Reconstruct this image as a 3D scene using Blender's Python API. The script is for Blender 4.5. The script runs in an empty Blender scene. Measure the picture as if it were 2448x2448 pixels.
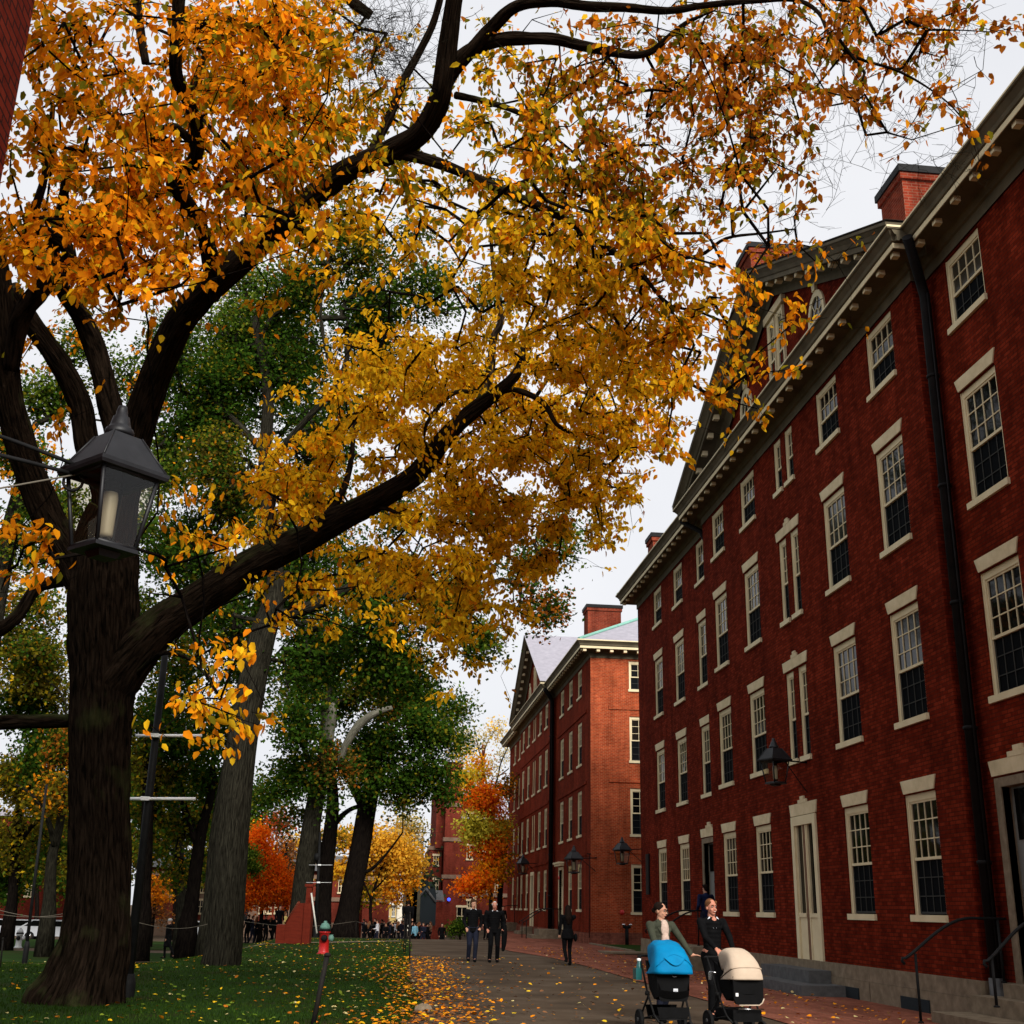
import bpy, bmesh, math, random
import numpy as np
from mathutils import Vector, Matrix
R_=math.radians
random.seed(7); rng=np.random.default_rng(11)
scene=bpy.context.scene
col=scene.collection
# ------------------------------------------------------------------ camera calibration
RM=np.array([[0.9938067,-0.05421158,-0.09700181],[-0.10926267,-0.31767109,-0.94188468],[0.02024639,0.94664998,-0.32162696]])
CAM=np.array([0,0,1.55]); FPX=2793.
def ray(u,v):
    d=RM@np.array([u-1224.,-(v-1224.),-FPX]); return d/np.linalg.norm(d)
S=2448/1932.
def at(u,v,Y):            # photo pixel (1932 scale) to a point at distance Y along the street
    d=ray(u*S,v*S); return Vector(CAM+d*(Y/d[1]))
def atg(u,v,z=0):
    d=ray(u*S,v*S); return Vector(CAM+d*((z-CAM[2])/d[2]))
def mpp(Y,v=1200):        # metres per 1932-pixel at distance Y
    d=ray(1224,v*S); t=Y/d[1]; return t*(-(RM.T@d)[2])*S/FPX
def gz(x,y):
    def ss(a,b,t):
        t=np.clip((t-a)/(b-a),0,1); return t*t*(3-2*t)
    return -0.15*ss(7.4,9.6,x)*(1-ss(42,52,y))-np.maximum(.85*ss(26,56,y)*(1-ss(-8.,-4.,x)),1.3*ss(62,92,y)*(1-ss(5,8.5,x)))
# ------------------------------------------------------------------ materials
MATS={}
def mat(name,base=(.5,.5,.5),rough=.7,spec=.3,metal=0):
    m=bpy.data.materials.new(name); m.use_nodes=True
    b=m.node_tree.nodes['Principled BSDF']
    b.inputs['Base Color'].default_value=(*base,1); b.inputs['Roughness'].default_value=rough
    b.inputs['Metallic'].default_value=metal
    b.inputs['Specular IOR Level'].default_value=spec*(.4 if rough>.5 else 1)
    MATS[name]=m; return m
def nn(m,t,**k):
    n=m.node_tree.nodes.new(t)
    for a,v in k.items(): setattr(n,a,v)
    return n
def lk(m,a,b): m.node_tree.links.new(a,b)
def setin(n,**k):
    for a,v in k.items(): n.inputs[a].default_value=v
def noisy(name,c1,c2,scale=4,rough=.75,spec=.25,bump=.2,dist=.02,coord='Object',detail=6,stretch=None,c3=None,fac=(.3,.7)):
    m=mat(name,c1,rough,spec); b=m.node_tree.nodes['Principled BSDF']
    tc=nn(m,'ShaderNodeTexCoord'); src=tc.outputs[coord]
    if stretch:
        mp=nn(m,'ShaderNodeMapping'); mp.inputs['Scale'].default_value=stretch; lk(m,src,mp.inputs[0]); src=mp.outputs[0]
    n=nn(m,'ShaderNodeTexNoise'); setin(n,Scale=scale,Detail=detail,Roughness=.6); lk(m,src,n.inputs['Vector'])
    r=nn(m,'ShaderNodeValToRGB'); r.color_ramp.elements[0].position=fac[0]; r.color_ramp.elements[1].position=fac[1]
    r.color_ramp.elements[0].color=(*c1,1); r.color_ramp.elements[1].color=(*c2,1)
    if c3:
        e=r.color_ramp.elements.new((fac[0]+fac[1])/2); e.color=(*c3,1)
    lk(m,n.outputs['Fac'],r.inputs[0]); lk(m,r.outputs[0],b.inputs['Base Color'])
    if bump:
        bp=nn(m,'ShaderNodeBump'); setin(bp,Strength=bump,Distance=dist); lk(m,n.outputs['Fac'],bp.inputs['Height']); lk(m,bp.outputs[0],b.inputs['Normal'])
    return m
def brick(name,c1,c2,mortar,bw=.215,rh=.074,ms=.009,big=(.68,1.3),scale_noise=.8,bump=.5):
    m=mat(name,c1,.95,.04); b=m.node_tree.nodes['Principled BSDF']
    uv=nn(m,'ShaderNodeUVMap'); uv.uv_map='UVMap'
    br=nn(m,'ShaderNodeTexBrick'); br.offset=.5
    setin(br,Scale=1.0); br.inputs['Color1'].default_value=(*c1,1); br.inputs['Color2'].default_value=(*c2,1); br.inputs['Mortar'].default_value=(*mortar,1)
    setin(br,**{'Mortar Size':ms,'Mortar Smooth':.2,'Bias':-.2,'Brick Width':bw,'Row Height':rh})
    # slightly wavy courses
    nz=nn(m,'ShaderNodeTexNoise'); setin(nz,Scale=1.3,Detail=2); lk(m,uv.outputs[0],nz.inputs['Vector'])
    vm=nn(m,'ShaderNodeVectorMath',operation='SCALE'); vm.inputs['Scale'].default_value=.015; lk(m,nz.outputs['Color'],vm.inputs[0])
    va=nn(m,'ShaderNodeVectorMath',operation='ADD'); lk(m,uv.outputs[0],va.inputs[0]); lk(m,vm.outputs[0],va.inputs[1])
    lk(m,va.outputs[0],br.inputs['Vector'])
    n2=nn(m,'ShaderNodeTexNoise'); setin(n2,Scale=scale_noise,Detail=8,Roughness=.65); lk(m,uv.outputs[0],n2.inputs['Vector'])
    mr=nn(m,'ShaderNodeMapRange'); setin(mr,**{'From Min':.3,'From Max':.7,'To Min':big[0],'To Max':big[1]}); lk(m,n2.outputs['Fac'],mr.inputs[0])
    n3=nn(m,'ShaderNodeTexNoise'); setin(n3,Scale=9,Detail=3); lk(m,uv.outputs[0],n3.inputs['Vector'])
    mr3=nn(m,'ShaderNodeMapRange'); setin(mr3,**{'From Min':.3,'From Max':.7,'To Min':.84,'To Max':1.16}); lk(m,n3.outputs['Fac'],mr3.inputs[0])
    mp4=nn(m,'ShaderNodeMapping'); mp4.inputs['Scale'].default_value=(1.6,.16,1); lk(m,uv.outputs[0],mp4.inputs[0])
    n4=nn(m,'ShaderNodeTexNoise'); setin(n4,Scale=1.,Detail=7,Roughness=.7); lk(m,mp4.outputs[0],n4.inputs['Vector'])
    mr4=nn(m,'ShaderNodeMapRange'); setin(mr4,**{'From Min':.35,'From Max':.6,'To Min':.66,'To Max':1.08}); lk(m,n4.outputs['Fac'],mr4.inputs[0])
    m0=nn(m,'ShaderNodeMath',operation='MULTIPLY'); lk(m,mr.outputs[0],m0.inputs[0]); lk(m,mr4.outputs[0],m0.inputs[1])
    mu=nn(m,'ShaderNodeMath',operation='MULTIPLY'); lk(m,m0.outputs[0],mu.inputs[0]); lk(m,mr3.outputs[0],mu.inputs[1])
    mx=nn(m,'ShaderNodeVectorMath',operation='SCALE'); lk(m,br.outputs['Color'],mx.inputs[0]); lk(m,mu.outputs[0],mx.inputs['Scale'])
    lk(m,mx.outputs[0],b.inputs['Base Color'])
    bp=nn(m,'ShaderNodeBump'); bp.invert=True; setin(bp,Strength=bump,Distance=.012); lk(m,br.outputs['Fac'],bp.inputs['Height']); lk(m,bp.outputs[0],b.inputs['Normal'])
    return m
brick('brick_hall',(.115,.0115,.0045),(.225,.027,.0105),(.070,.014,.008))
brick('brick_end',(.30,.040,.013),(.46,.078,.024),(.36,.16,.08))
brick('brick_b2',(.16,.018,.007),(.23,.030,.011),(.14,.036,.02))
brick('brick_left',(.12,.016,.009),(.17,.024,.012),(.035,.012,.01),big=(.85,1.1))
brick('brick_chimney',(.15,.022,.011),(.23,.038,.017),(.20,.08,.05))
brick('brick_paving',(.20,.066,.042),(.29,.105,.066),(.12,.06,.042),bw=.2,rh=.1,ms=.006,bump=.25)
brick('brick_far',(.14,.022,.013),(.18,.032,.018),(.14,.04,.028),bump=.2)
noisy('band_stone',(.16,.10,.07),(.24,.16,.11),2,rough=.9,bump=.1)
noisy('stone_trim',(.54,.44,.27),(.74,.61,.40),3,rough=.85,spec=.1,bump=.15,c3=(.66,.54,.34))
noisy('cream_paint',(.66,.55,.34),(.76,.65,.42),2,rough=.6,spec=.15,bump=.03)
noisy('cornice_shade_paint',(.085,.070,.045),(.145,.12,.078),1.5,rough=.75,spec=.1,bump=.05)  # dark tone stands for shade on the cornice, put into the base colour
noisy('white_wood',(.68,.65,.56),(.76,.73,.64),2,rough=.5,bump=.02)
noisy('granite',(.15,.115,.078),(.27,.21,.145),5,rough=.9,spec=.1,bump=.4,c3=(.20,.155,.105))
noisy('grey_stone',(.07,.07,.07),(.12,.12,.12),6,rough=.8,bump=.3)
noisy('door_grey',(.16,.16,.15),(.22,.22,.20),3,rough=.6,bump=.05)
noisy('asphalt',(.048,.035,.025),(.125,.094,.068),.45,rough=.95,spec=.05,bump=.25,coord='Object',detail=12,c3=(.082,.058,.039))
noisy('lawn_soil',(.030,.026,.010),(.022,.052,.008),.5,rough=1,spec=.05,bump=.5,detail=12,c3=(.016,.036,.006))
noisy('slate',(.27,.26,.29),(.36,.34,.38),3,rough=.55,bump=.15,c3=(.31,.295,.335))
noisy('copper',(.16,.36,.30),(.24,.46,.38),5,rough=.6,bump=.1)
noisy('dark_metal',(.006,.006,.006),(.012,.012,.012),8,rough=.6,spec=.25,bump=.05)
noisy('lantern_metal',(.005,.005,.006),(.012,.012,.014),9,rough=.5,spec=.35,bump=.06)
noisy('pipe_metal',(.006,.005,.005),(.012,.010,.010),4,rough=.6,spec=.2,bump=.03)
mat('white_metal',(.9,.9,.88),.4,.5)
noisy('rust_stake',(.010,.010,.010),(.02,.016,.012),9,rough=.7,bump=.1)
noisy('red_wood',(.12,.013,.005),(.17,.021,.008),3,rough=.6,bump=.1,stretch=(1,1,5))
noisy('hydrant_red',(.45,.012,.012),(.6,.02,.018),6,rough=.4,spec=.5,bump=.1)
noisy('hydrant_green',(.10,.22,.17),(.16,.32,.26),6,rough=.5,bump=.1)
mat('rope',(.15,.13,.10),.9)
m=mat('glass',(.004,.004,.004),.04,.14)
b=m.node_tree.nodes['Principled BSDF']; tc=nn(m,'ShaderNodeTexCoord'); n=nn(m,'ShaderNodeTexNoise'); setin(n,Scale=1.4,Detail=1); lk(m,tc.outputs['Object'],n.inputs['Vector'])
bp=nn(m,'ShaderNodeBump'); setin(bp,Strength=.25,Distance=.03); lk(m,n.outputs['Fac'],bp.inputs['Height']); lk(m,bp.outputs[0],b.inputs['Normal'])
mat('screen',(.018,.024,.028),.7,.2); mat('sash_bar',(.055,.055,.05),.7,.1)
mat('glass_curtain',(.045,.038,.026),.12,.15); mat('glass_dim',(.014,.012,.009),.06,.2)
m=mat('screen_bar',(.006,.007,.008),.8,.05)
mat('soffit_dark',(.05,.042,.03),.9,.05)
# lantern glass : thin clear glass with dust
m=mat('lamp_glass',(.6,.55,.42),.05,.5); nt=m.node_tree; b=nt.nodes['Principled BSDF']
tr=nn(m,'ShaderNodeBsdfTransparent'); tr.inputs[0].default_value=(.86,.82,.72,1); gl=nn(m,'ShaderNodeBsdfGlossy'); gl.inputs['Roughness'].default_value=.03
fr=nn(m,'ShaderNodeMath',operation='ADD'); fr.inputs[0].default_value=.035; fr.inputs[1].default_value=0; mx=nn(m,'ShaderNodeMixShader'); lk(m,fr.outputs[0],mx.inputs[0]); lk(m,tr.outputs[0],mx.inputs[1]); lk(m,gl.outputs[0],mx.inputs[2]); lk(m,mx.outputs[0],nt.nodes['Material Output'].inputs[0])
m=mat('frosted',(.42,.39,.31),.5,.4); m.node_tree.nodes['Principled BSDF'].inputs['Transmission Weight'].default_value=.35
m=mat('blue_light',(.02,.05,.8),.5); b=m.node_tree.nodes['Principled BSDF']; b.inputs['Emission Color'].default_value=(.03,.08,1,1); b.inputs['Emission Strength'].default_value=2.2
# bark
def bark(name,c1,c2,c3=None,moss=False,sc=1.,strength=1.):
    m=mat(name,c1,1.,.0); b=m.node_tree.nodes['Principled BSDF']
    uv=nn(m,'ShaderNodeUVMap'); uv.uv_map='UVMap'
    mp=nn(m,'ShaderNodeMapping'); mp.inputs['Scale'].default_value=(14*sc,2.2*sc,1); lk(m,uv.outputs[0],mp.inputs[0])
    n=nn(m,'ShaderNodeTexNoise'); setin(n,Scale=1.3,Detail=9,Roughness=.62,Distortion=.6); lk(m,mp.outputs[0],n.inputs['Vector'])
    r=nn(m,'ShaderNodeValToRGB'); r.color_ramp.elements[0].position=.38; r.color_ramp.elements[1].position=.66
    r.color_ramp.elements[0].color=(*c1,1); r.color_ramp.elements[1].color=(*c2,1); lk(m,n.outputs['Fac'],r.inputs[0])
    out=r.outputs[0]
    if moss:
        n2=nn(m,'ShaderNodeTexNoise'); setin(n2,Scale=1.5,Detail=6); tc=nn(m,'ShaderNodeTexCoord'); lk(m,tc.outputs['Object'],n2.inputs['Vector'])
        r2=nn(m,'ShaderNodeValToRGB'); r2.color_ramp.elements[0].position=.60; r2.color_ramp.elements[1].position=.85
        ge=nn(m,'ShaderNodeNewGeometry'); sx=nn(m,'ShaderNodeSeparateXYZ'); lk(m,ge.outputs['Normal'],sx.inputs[0])
        ad=nn(m,'ShaderNodeMath',operation='MULTIPLY_ADD'); ad.inputs[1].default_value=.26; lk(m,sx.outputs['Z'],ad.inputs[0]); lk(m,n2.outputs['Fac'],ad.inputs[2]); lk(m,ad.outputs[0],r2.inputs[0])
        mm=nn(m,'ShaderNodeMix',data_type='RGBA'); mm.inputs[6].default_value=(*c1,1); mm.inputs[7].default_value=(.045,.05,.018,1)
        lk(m,r2.outputs[0],mm.inputs[0]); lk(m,out,mm.inputs[6]); out=mm.outputs[2]
    lk(m,out,b.inputs['Base Color'])
    bp=nn(m,'ShaderNodeBump'); setin(bp,Strength=strength,Distance=.09); lk(m,n.outputs['Fac'],bp.inputs['Height']); lk(m,bp.outputs[0],b.inputs['Normal'])
    return m
bark('bark_elm',(.004,.003,.002),(.032,.021,.014),moss=True,strength=1.)
bark('bark_grey',(.009,.008,.006),(.046,.042,.029))
bark('bark_dark',(.004,.003,.003),(.017,.013,.010))
bark('bark_pale',(.10,.095,.07),(.21,.20,.155))
def leafmat(name,transl=.4,rough=.6):
    m=mat(name,(.5,.3,.05)); nt=m.node_tree; nt.nodes.remove(nt.nodes['Principled BSDF'])
    a=nn(m,'ShaderNodeVertexColor'); a.layer_name='col'
    d=nn(m,'ShaderNodeBsdfDiffuse'); t=nn(m,'ShaderNodeBsdfTranslucent'); g=nn(m,'ShaderNodeBsdfGlossy'); g.inputs['Roughness'].default_value=.45
    lk(m,a.outputs[0],d.inputs[0]); lk(m,a.outputs[0],t.inputs[0])
    m1=nn(m,'ShaderNodeMixShader'); m1.inputs[0].default_value=transl; lk(m,d.outputs[0],m1.inputs[1]); lk(m,t.outputs[0],m1.inputs[2])
    m2=nn(m,'ShaderNodeMixShader'); m2.inputs[0].default_value=.0; lk(m,m1.outputs[0],m2.inputs[1]); lk(m,g.outputs[0],m2.inputs[2])
    lk(m,m2.outputs[0],nt.nodes['Material Output'].inputs[0]); return m
leafmat('leaves',.5); leafmat('ground_leaves',.1); leafmat('grass_blades',.3)
# people materials
noisy('skin',(.50,.25,.16),(.56,.30,.20),12,rough=.55,bump=.03)
noisy('skin_red',(.50,.20,.13),(.56,.25,.17),12,rough=.55,bump=.03)
noisy('black_cloth',(.003,.003,.0035),(.006,.006,.0065),14,rough=.85,spec=.15,bump=.3,dist=.01)
noisy('navy_cloth',(.010,.012,.022),(.018,.02,.034),14,rough=.85,spec=.15,bump=.3,dist=.01)
noisy('blue_shirt',(.006,.010,.035),(.010,.016,.055),10,rough=.85,bump=.3,dist=.01)
noisy('olive_jacket',(.035,.038,.026),(.055,.06,.04),9,rough=.8,bump=.5,dist=.015)
noisy('blouse',(.42,.30,.24),(.62,.48,.40),25,rough=.8,bump=.2,dist=.01)
noisy('white_cloth',(.62,.64,.68),(.74,.75,.78),9,rough=.8,bump=.2,dist=.01)
noisy('light_blue_cloth',(.16,.38,.50),(.22,.46,.58),9,rough=.8,bump=.2,dist=.01)
noisy('red_cloth',(.35,.03,.03),(.45,.04,.04),9,rough=.8,bump=.2,dist=.01)
noisy('brown_cloth',(.16,.09,.05),(.22,.12,.07),9,rough=.8,bump=.2,dist=.01)
noisy('yellow_cloth',(.65,.50,.16),(.75,.58,.2),9,rough=.8,bump=.2,dist=.01)
noisy('hair_brown',(.035,.018,.010),(.07,.035,.018),40,rough=.8,spec=.1,bump=.4,dist=.004,stretch=(1,1,.2))
noisy('hair_dark',(.008,.005,.004),(.018,.011,.008),40,rough=.8,spec=.08,bump=.4,dist=.004,stretch=(1,1,.2))
noisy('hair_fair',(.11,.045,.02),(.18,.08,.035),40,rough=.8,spec=.1,bump=.4,dist=.004,stretch=(1,1,.2))
noisy('hair_white',(.5,.48,.45),(.62,.6,.56),40,rough=.6,bump=.4,dist=.004)
mat('eye_white',(.6,.58,.55),.3,.5); mat('eye_dark',(.015,.01,.008),.2,.6); mat('lips',(.38,.10,.08),.5); mat('teeth',(.7,.67,.6),.4)
noisy('hood_blue',(.0,.15,.34),(.0,.22,.46),3,rough=.7,spec=.3,bump=.35,dist=.03)
noisy('hood_cream',(.50,.39,.29),(.60,.48,.36),4,rough=.8,bump=.25,dist=.02)
noisy('stroller_fabric',(.003,.003,.003),(.005,.005,.0055),10,rough=.8,bump=.2,dist=.01)
noisy('tyre',(.010,.010,.010),(.016,.016,.016),20,rough=.8,bump=.2)
mat('chrome',(.6,.6,.6),.25,.5,1.)
mat('bottle_teal',(.01,.10,.10),.3,.5)
noisy('yellow_siding',(.55,.38,.13),(.62,.44,.16),2,rough=.7,bump=.05)
mat('car_white',(.55,.57,.6),.25,.5)
noisy('dark_stone',(.05,.045,.03),(.09,.08,.055),3,rough=.9,bump=.3)
# ------------------------------------------------------------------ mesh builder
class MB:
    def __init__(s,M=None): s.v=[]; s.f=[]; s.uv=[]; s.M=M; s.sm=[]; s.ex=[]
    def _v(s,p):
        p=Vector(p)
        if s.M is not None: p=s.M@p
        s.v.append(tuple(p)); return len(s.v)-1
    def poly(s,pts,uv=None,smooth=False):
        i=[s._v(p) for p in pts]; s.f.append(i); s.sm.append(smooth)
        if uv is None:
            a=[Vector(p) for p in pts]; n=Vector((0,0,0))
            for k in range(len(a)):
                p,q=a[k],a[(k+1)%len(a)]
                n+=Vector(((p.y-q.y)*(p.z+q.z),(p.z-q.z)*(p.x+q.x),(p.x-q.x)*(p.y+q.y)))
            ax=max(range(3),key=lambda k:abs(n[k]))
            uv=[(p.y,p.z) if ax==0 else ((p.x,p.z) if ax==1 else (p.y,p.x)) for p in a]
        s.uv.append(uv)
    def box(s,x0,x1,y0,y1,z0,z1):
        if x0>x1: x0,x1=x1,x0
        if y0>y1: y0,y1=y1,y0
        if z0>z1: z0,z1=z1,z0
        P=lambda a,b,c:(a,b,c)
        s.poly([P(x0,y0,z0),P(x0,y0,z1),P(x0,y1,z1),P(x0,y1,z0)]); s.poly([P(x1,y0,z0),P(x1,y1,z0),P(x1,y1,z1),P(x1,y0,z1)])
        s.poly([P(x0,y0,z0),P(x1,y0,z0),P(x1,y0,z1),P(x0,y0,z1)]); s.poly([P(x0,y1,z0),P(x0,y1,z1),P(x1,y1,z1),P(x1,y1,z0)])
        s.poly([P(x0,y0,z0),P(x0,y1,z0),P(x1,y1,z0),P(x1,y0,z0)]); s.poly([P(x0,y0,z1),P(x1,y0,z1),P(x1,y1,z1),P(x0,y1,z1)])
        return s
    def prism(s,pts,a,b,axis='y'):   # pts 2D polygon extruded along axis
        def P(p,t):
            return {'y':(p[0],t,p[1]),'x':(t,p[0],p[1]),'z':(p[0],p[1],t)}[axis]
        s.poly([P(p,a) for p in pts]); s.poly([P(p,b) for p in reversed(pts)])
        n=len(pts)
        for i in range(n):
            p,q=pts[i],pts[(i+1)%n]; s.poly([P(p,a),P(p,b),P(q,b),P(q,a)])
        return s
    def tube(s,pts,rad,seg=8,cap=True,ridge=None,vs=1.):
        pts=[Vector(p) for p in pts]; n=len(pts)
        if not hasattr(rad,'__len__'): rad=[rad]*n
        up=None; rings=[]; L=0
        for i in range(n):
            t=(pts[min(i+1,n-1)]-pts[max(i-1,0)]).normalized()
            if up is None:
                up=t.orthogonal().normalized()
            up=(up-t*up.dot(t)).normalized(); sd=t.cross(up)
            if i: L+=(pts[i]-pts[i-1]).length
            ring=[]
            for k in range(seg):
                a=2*math.pi*k/seg; r=rad[i]
                if ridge: r*=ridge(a,L,i)
                ring.append(s._v(pts[i]+(up*math.cos(a)+sd*math.sin(a))*r))
            rings.append((ring,L))
        for i in range(n-1):
            for k in range(seg):
                k2=(k+1)%seg
                s.f.append([rings[i][0][k],rings[i][0][k2],rings[i+1][0][k2],rings[i+1][0][k]]); s.sm.append(True)
                c0=k/seg*rad[0]*6.28; c1=(k+1)/seg*rad[0]*6.28
                s.uv.append([(c0,rings[i][1]*vs),(c1,rings[i][1]*vs),(c1,rings[i+1][1]*vs),(c0,rings[i+1][1]*vs)])
        if cap:
            s.f.append(list(reversed(rings[0][0]))); s.sm.append(False); s.uv.append([(0,0)]*seg)
            s.f.append(rings[-1][0][:]); s.sm.append(False); s.uv.append([(0,0)]*seg)
        return s
    def lathe(s,prof,c=(0,0,0),seg=20,smooth=True,ang0=0.):
        c=Vector(c); rings=[]
        for r,z in prof:
            rings.append([s._v(c+Vector((r*math.cos(ang0+2*math.pi*k/seg),r*math.sin(ang0+2*math.pi*k/seg),z))) for k in range(seg)])
        for i in range(len(prof)-1):
            for k in range(seg):
                k2=(k+1)%seg; s.f.append([rings[i][k],rings[i][k2],rings[i+1][k2],rings[i+1][k]]); s.sm.append(smooth)
                s.uv.append([(k*.1,prof[i][1]),(k*.1+.1,prof[i][1]),(k*.1+.1,prof[i+1][1]),(k*.1,prof[i+1][1])])
        s.f.append(list(reversed(rings[0]))); s.sm.append(False); s.uv.append([(0,0)]*seg)
        s.f.append(rings[-1][:]); s.sm.append(False); s.uv.append([(0,0)]*seg)
        return s
    def ell(s,c,r,seg=14,rings=9,rot=None):
        c=Vector(c); prev=None
        r=Vector(r) if hasattr(r,'__len__') else Vector((r,r,r))
        allr=[]
        for i in range(rings+1):
            th=math.pi*(i+.0)/rings; ring=[]
            th=min(max(th,.05),math.pi-.05)
            for k in range(seg):
                a=2*math.pi*k/seg
                p=Vector((r.x*math.sin(th)*math.cos(a),r.y*math.sin(th)*math.sin(a),-r.z*math.cos(th)))
                if rot is not None: p=rot@p
                ring.append(s._v(c+p))
            allr.append(ring)
        for i in range(rings):
            for k in range(seg):
                k2=(k+1)%seg; s.f.append([allr[i][k],allr[i][k2],allr[i+1][k2],allr[i+1][k]]); s.sm.append(True); s.uv.append([(0,0)]*4)
        s.f.append(list(reversed(allr[0]))); s.sm.append(True); s.uv.append([(0,0)]*seg)
        s.f.append(allr[-1][:]); s.sm.append(True); s.uv.append([(0,0)]*seg)
        return s
    def cap(s,a,b,ra,rb,seg=12):     # capsule with round ends
        a=Vector(a); b=Vector(b); d=(b-a); L=d.length; t=d/L if L>1e-6 else Vector((0,0,1))
        pts=[];rad=[]
        for k in range(5):
            an=math.pi/2*k/4; pts.append(a-t*ra*math.cos(an)); rad.append(max(ra*math.sin(an),.0008))
        for k in range(5):
            an=math.pi/2*k/4; pts.append(b+t*rb*math.sin(an)); rad.append(max(rb*math.cos(an),.0008))
        # monotone along t
        s.tube(pts,rad,seg); return s
    def chain(s,pts,rad,seg=12):
        for i in range(len(pts)-1): s.cap(pts[i],pts[i+1],rad[i],rad[i+1],seg)
        return s
    def mesh(s,name,m):
        me=bpy.data.meshes.new(name); me.from_pydata(s.v,[],s.f); 
        ul=me.uv_layers.new(name='UVMap'); flat=[c for u in s.uv for p in u for c in (p[0],p[1])]
        ul.data.foreach_set('uv',flat)
        me.polygons.foreach_set('use_smooth',s.sm)
        me.materials.append(MATS[m])
        for o2,m2 in s.ex:
            pass
        me.update(); return me
    def merge(s,o,idx):
        n=len(s.v); s.v+=o.v; s.mi0=len(s.f); s.midx=idx
        s.f+=[[i+n for i in f] for f in o.f]; s.uv+=o.uv; s.sm+=o.sm
    def build(s,name,m,parent=None,**k):
        return link(name,s.mesh(name,m),parent,**k)
def link(name,me,parent=None,label=None,cat=None,group=None,kind=None,loc=None,rz=None):
    o=bpy.data.objects.new(name,me); col.objects.link(o)
    if parent is not None: o.parent=parent
    if label: o['label']=label
    if cat: o['category']=cat
    if group: o['group']=group
    if kind: o['kind']=kind
    if loc is not None: o.location=loc
    if rz is not None: o.rotation_euler=(0,0,rz)
    return o
def thing(name,label,cat,loc=(0,0,0),rz=0,group=None,kind=None):
    return link(name,None,None,label,cat,group,kind,loc,rz)
def dup(root,loc=None,rz=None,label=None,group=None,parent=None):
    r=root.copy(); col.objects.link(r); r.parent=parent
    if loc is not None: r.location=loc
    if rz is not None: r.rotation_euler=(0,0,rz)
    if label: r['label']=label
    if group: r['group']=group
    for ch in list(root.children):
        dup(ch,parent=r)
    return r
def mb(M=None): return MB(M)
# ------------------------------------------------------------------ ground
def ground_sheet(name,m,xs,ys,dz,kind='structure',mask=None,label=None):
    nx,ny=len(xs),len(ys); v=[];f=[];uv=[]
    for y in ys:
        for x in xs: v.append((x,y,float(gz(x,y))+dz))
    me=bpy.data.meshes.new(name)
    for j in range(ny-1):
        for i in range(nx-1):
            a=j*nx+i; f.append((a,a+1,a+nx+1,a+nx))
    me.from_pydata(v,[],f); ul=me.uv_layers.new(name='UVMap')
    fl=[]
    for q in f:
        for k in q: fl+= [v[k][0],v[k][1]]
    ul.data.foreach_set('uv',fl); me.materials.append(MATS[m])
    o=link(name,me,kind=kind)
    return o
def strip(name,m,left,right,dz):   # sheet between two polylines [(x,y)...]
    s=mb(); N=60 if abs(left[0][0]-right[0][0])>20 else 8; l2=[];r2=[]
    for i in range(len(left)-1):
        m_=max(1,int(abs(left[i+1][1]-left[i][1])/1.2)) if (left[i][1]>25) else 4
        for k in range(m_):
            t=k/m_; l2.append(tuple(left[i][j]*(1-t)+left[i+1][j]*t for j in (0,1))); r2.append(tuple(right[i][j]*(1-t)+right[i+1][j]*t for j in (0,1)))
    left=l2+[left[-1]]; right=r2+[right[-1]]
    for i in range(len(left)-1):
        for k in range(N):
            a=k/N; c=(k+1)/N
            def P(q,r,t): 
                x=q[0]+(r[0]-q[0])*t; y=q[1]+(r[1]-q[1])*t; return (x,y,float(gz(x,y))+dz)
            s.poly([P(left[i],right[i],a),P(left[i],right[i],c),P(left[i+1],right[i+1],c),P(left[i+1],right[i+1],a)],
                   uv=[(p[0],p[1]) for p in (P(left[i],right[i],a),P(left[i],right[i],c),P(left[i+1],right[i+1],c),P(left[i+1],right[i+1],a))])
    return s.build(name,m,kind='structure')
xs=[-400,-120,-60,-40,-30,-25,-20,-16]+[-14+i for i in range(19)]+[5.5,6,6.5,7]+[7.4+.2*i for i in range(14)]+[10.5,12,15,25,60,150,400]
ys=[-60,-20,0,10,16,20,25,30,34,36]+[38+i for i in range(58)]+[98,104,120,200,400,900]
ground_sheet('ground','asphalt',xs,ys,0)
lawn_e=[(.5,-20),(.45,14),(.5,17.8),(.85,21.4),(.8,30),(1.2,42),(1.6,53),(1.7,62)]
strip('lawn','lawn_soil',[(-40,y) for x,y in lawn_e],lawn_e,.03)
strip('far_lawn','lawn_soil',[(-40,66),(-40,84)],[(-6,66),(-6,84)],.03)
pe=[(6.3,-20),(6.2,18),(6.2,28),(6.2,36),(6.0,42),(5.2,48),(5.2,54),(6.2,62),(7.2,71),(8.0,85),(8.6,110)]
strip('brick_pavement','brick_paving',pe,[(14,y) for x,y in pe],.014)
strip('grass_patch','lawn_soil',[(10.6,50),(10.5,55.5),(10.45,59.0)],[(16,50),(16,55.5),(16,59.0)],.03)
s=mb(); s.box(10.35,10.47,49.4,59.6,-.02,.075); s.box(8.9,15.9,47.6,49.2,-.02,.045); s.build('patch_kerb','granite',kind='structure')
strip('lawn_path','asphalt',[(-30,34.3),(-10.2,35.2),(-6,36.2),(-3,38)],[(-30,34.9),(-10.2,35.75),(-6,36.75),(-3,38.4)],.045)
strip('cross_path','granite',[(-5.4,48.9),(-2,53),(1.2,57.2)],[(-5.6,49.5),(-2.3,53.8),(1.1,58.2)],.05)
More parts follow.
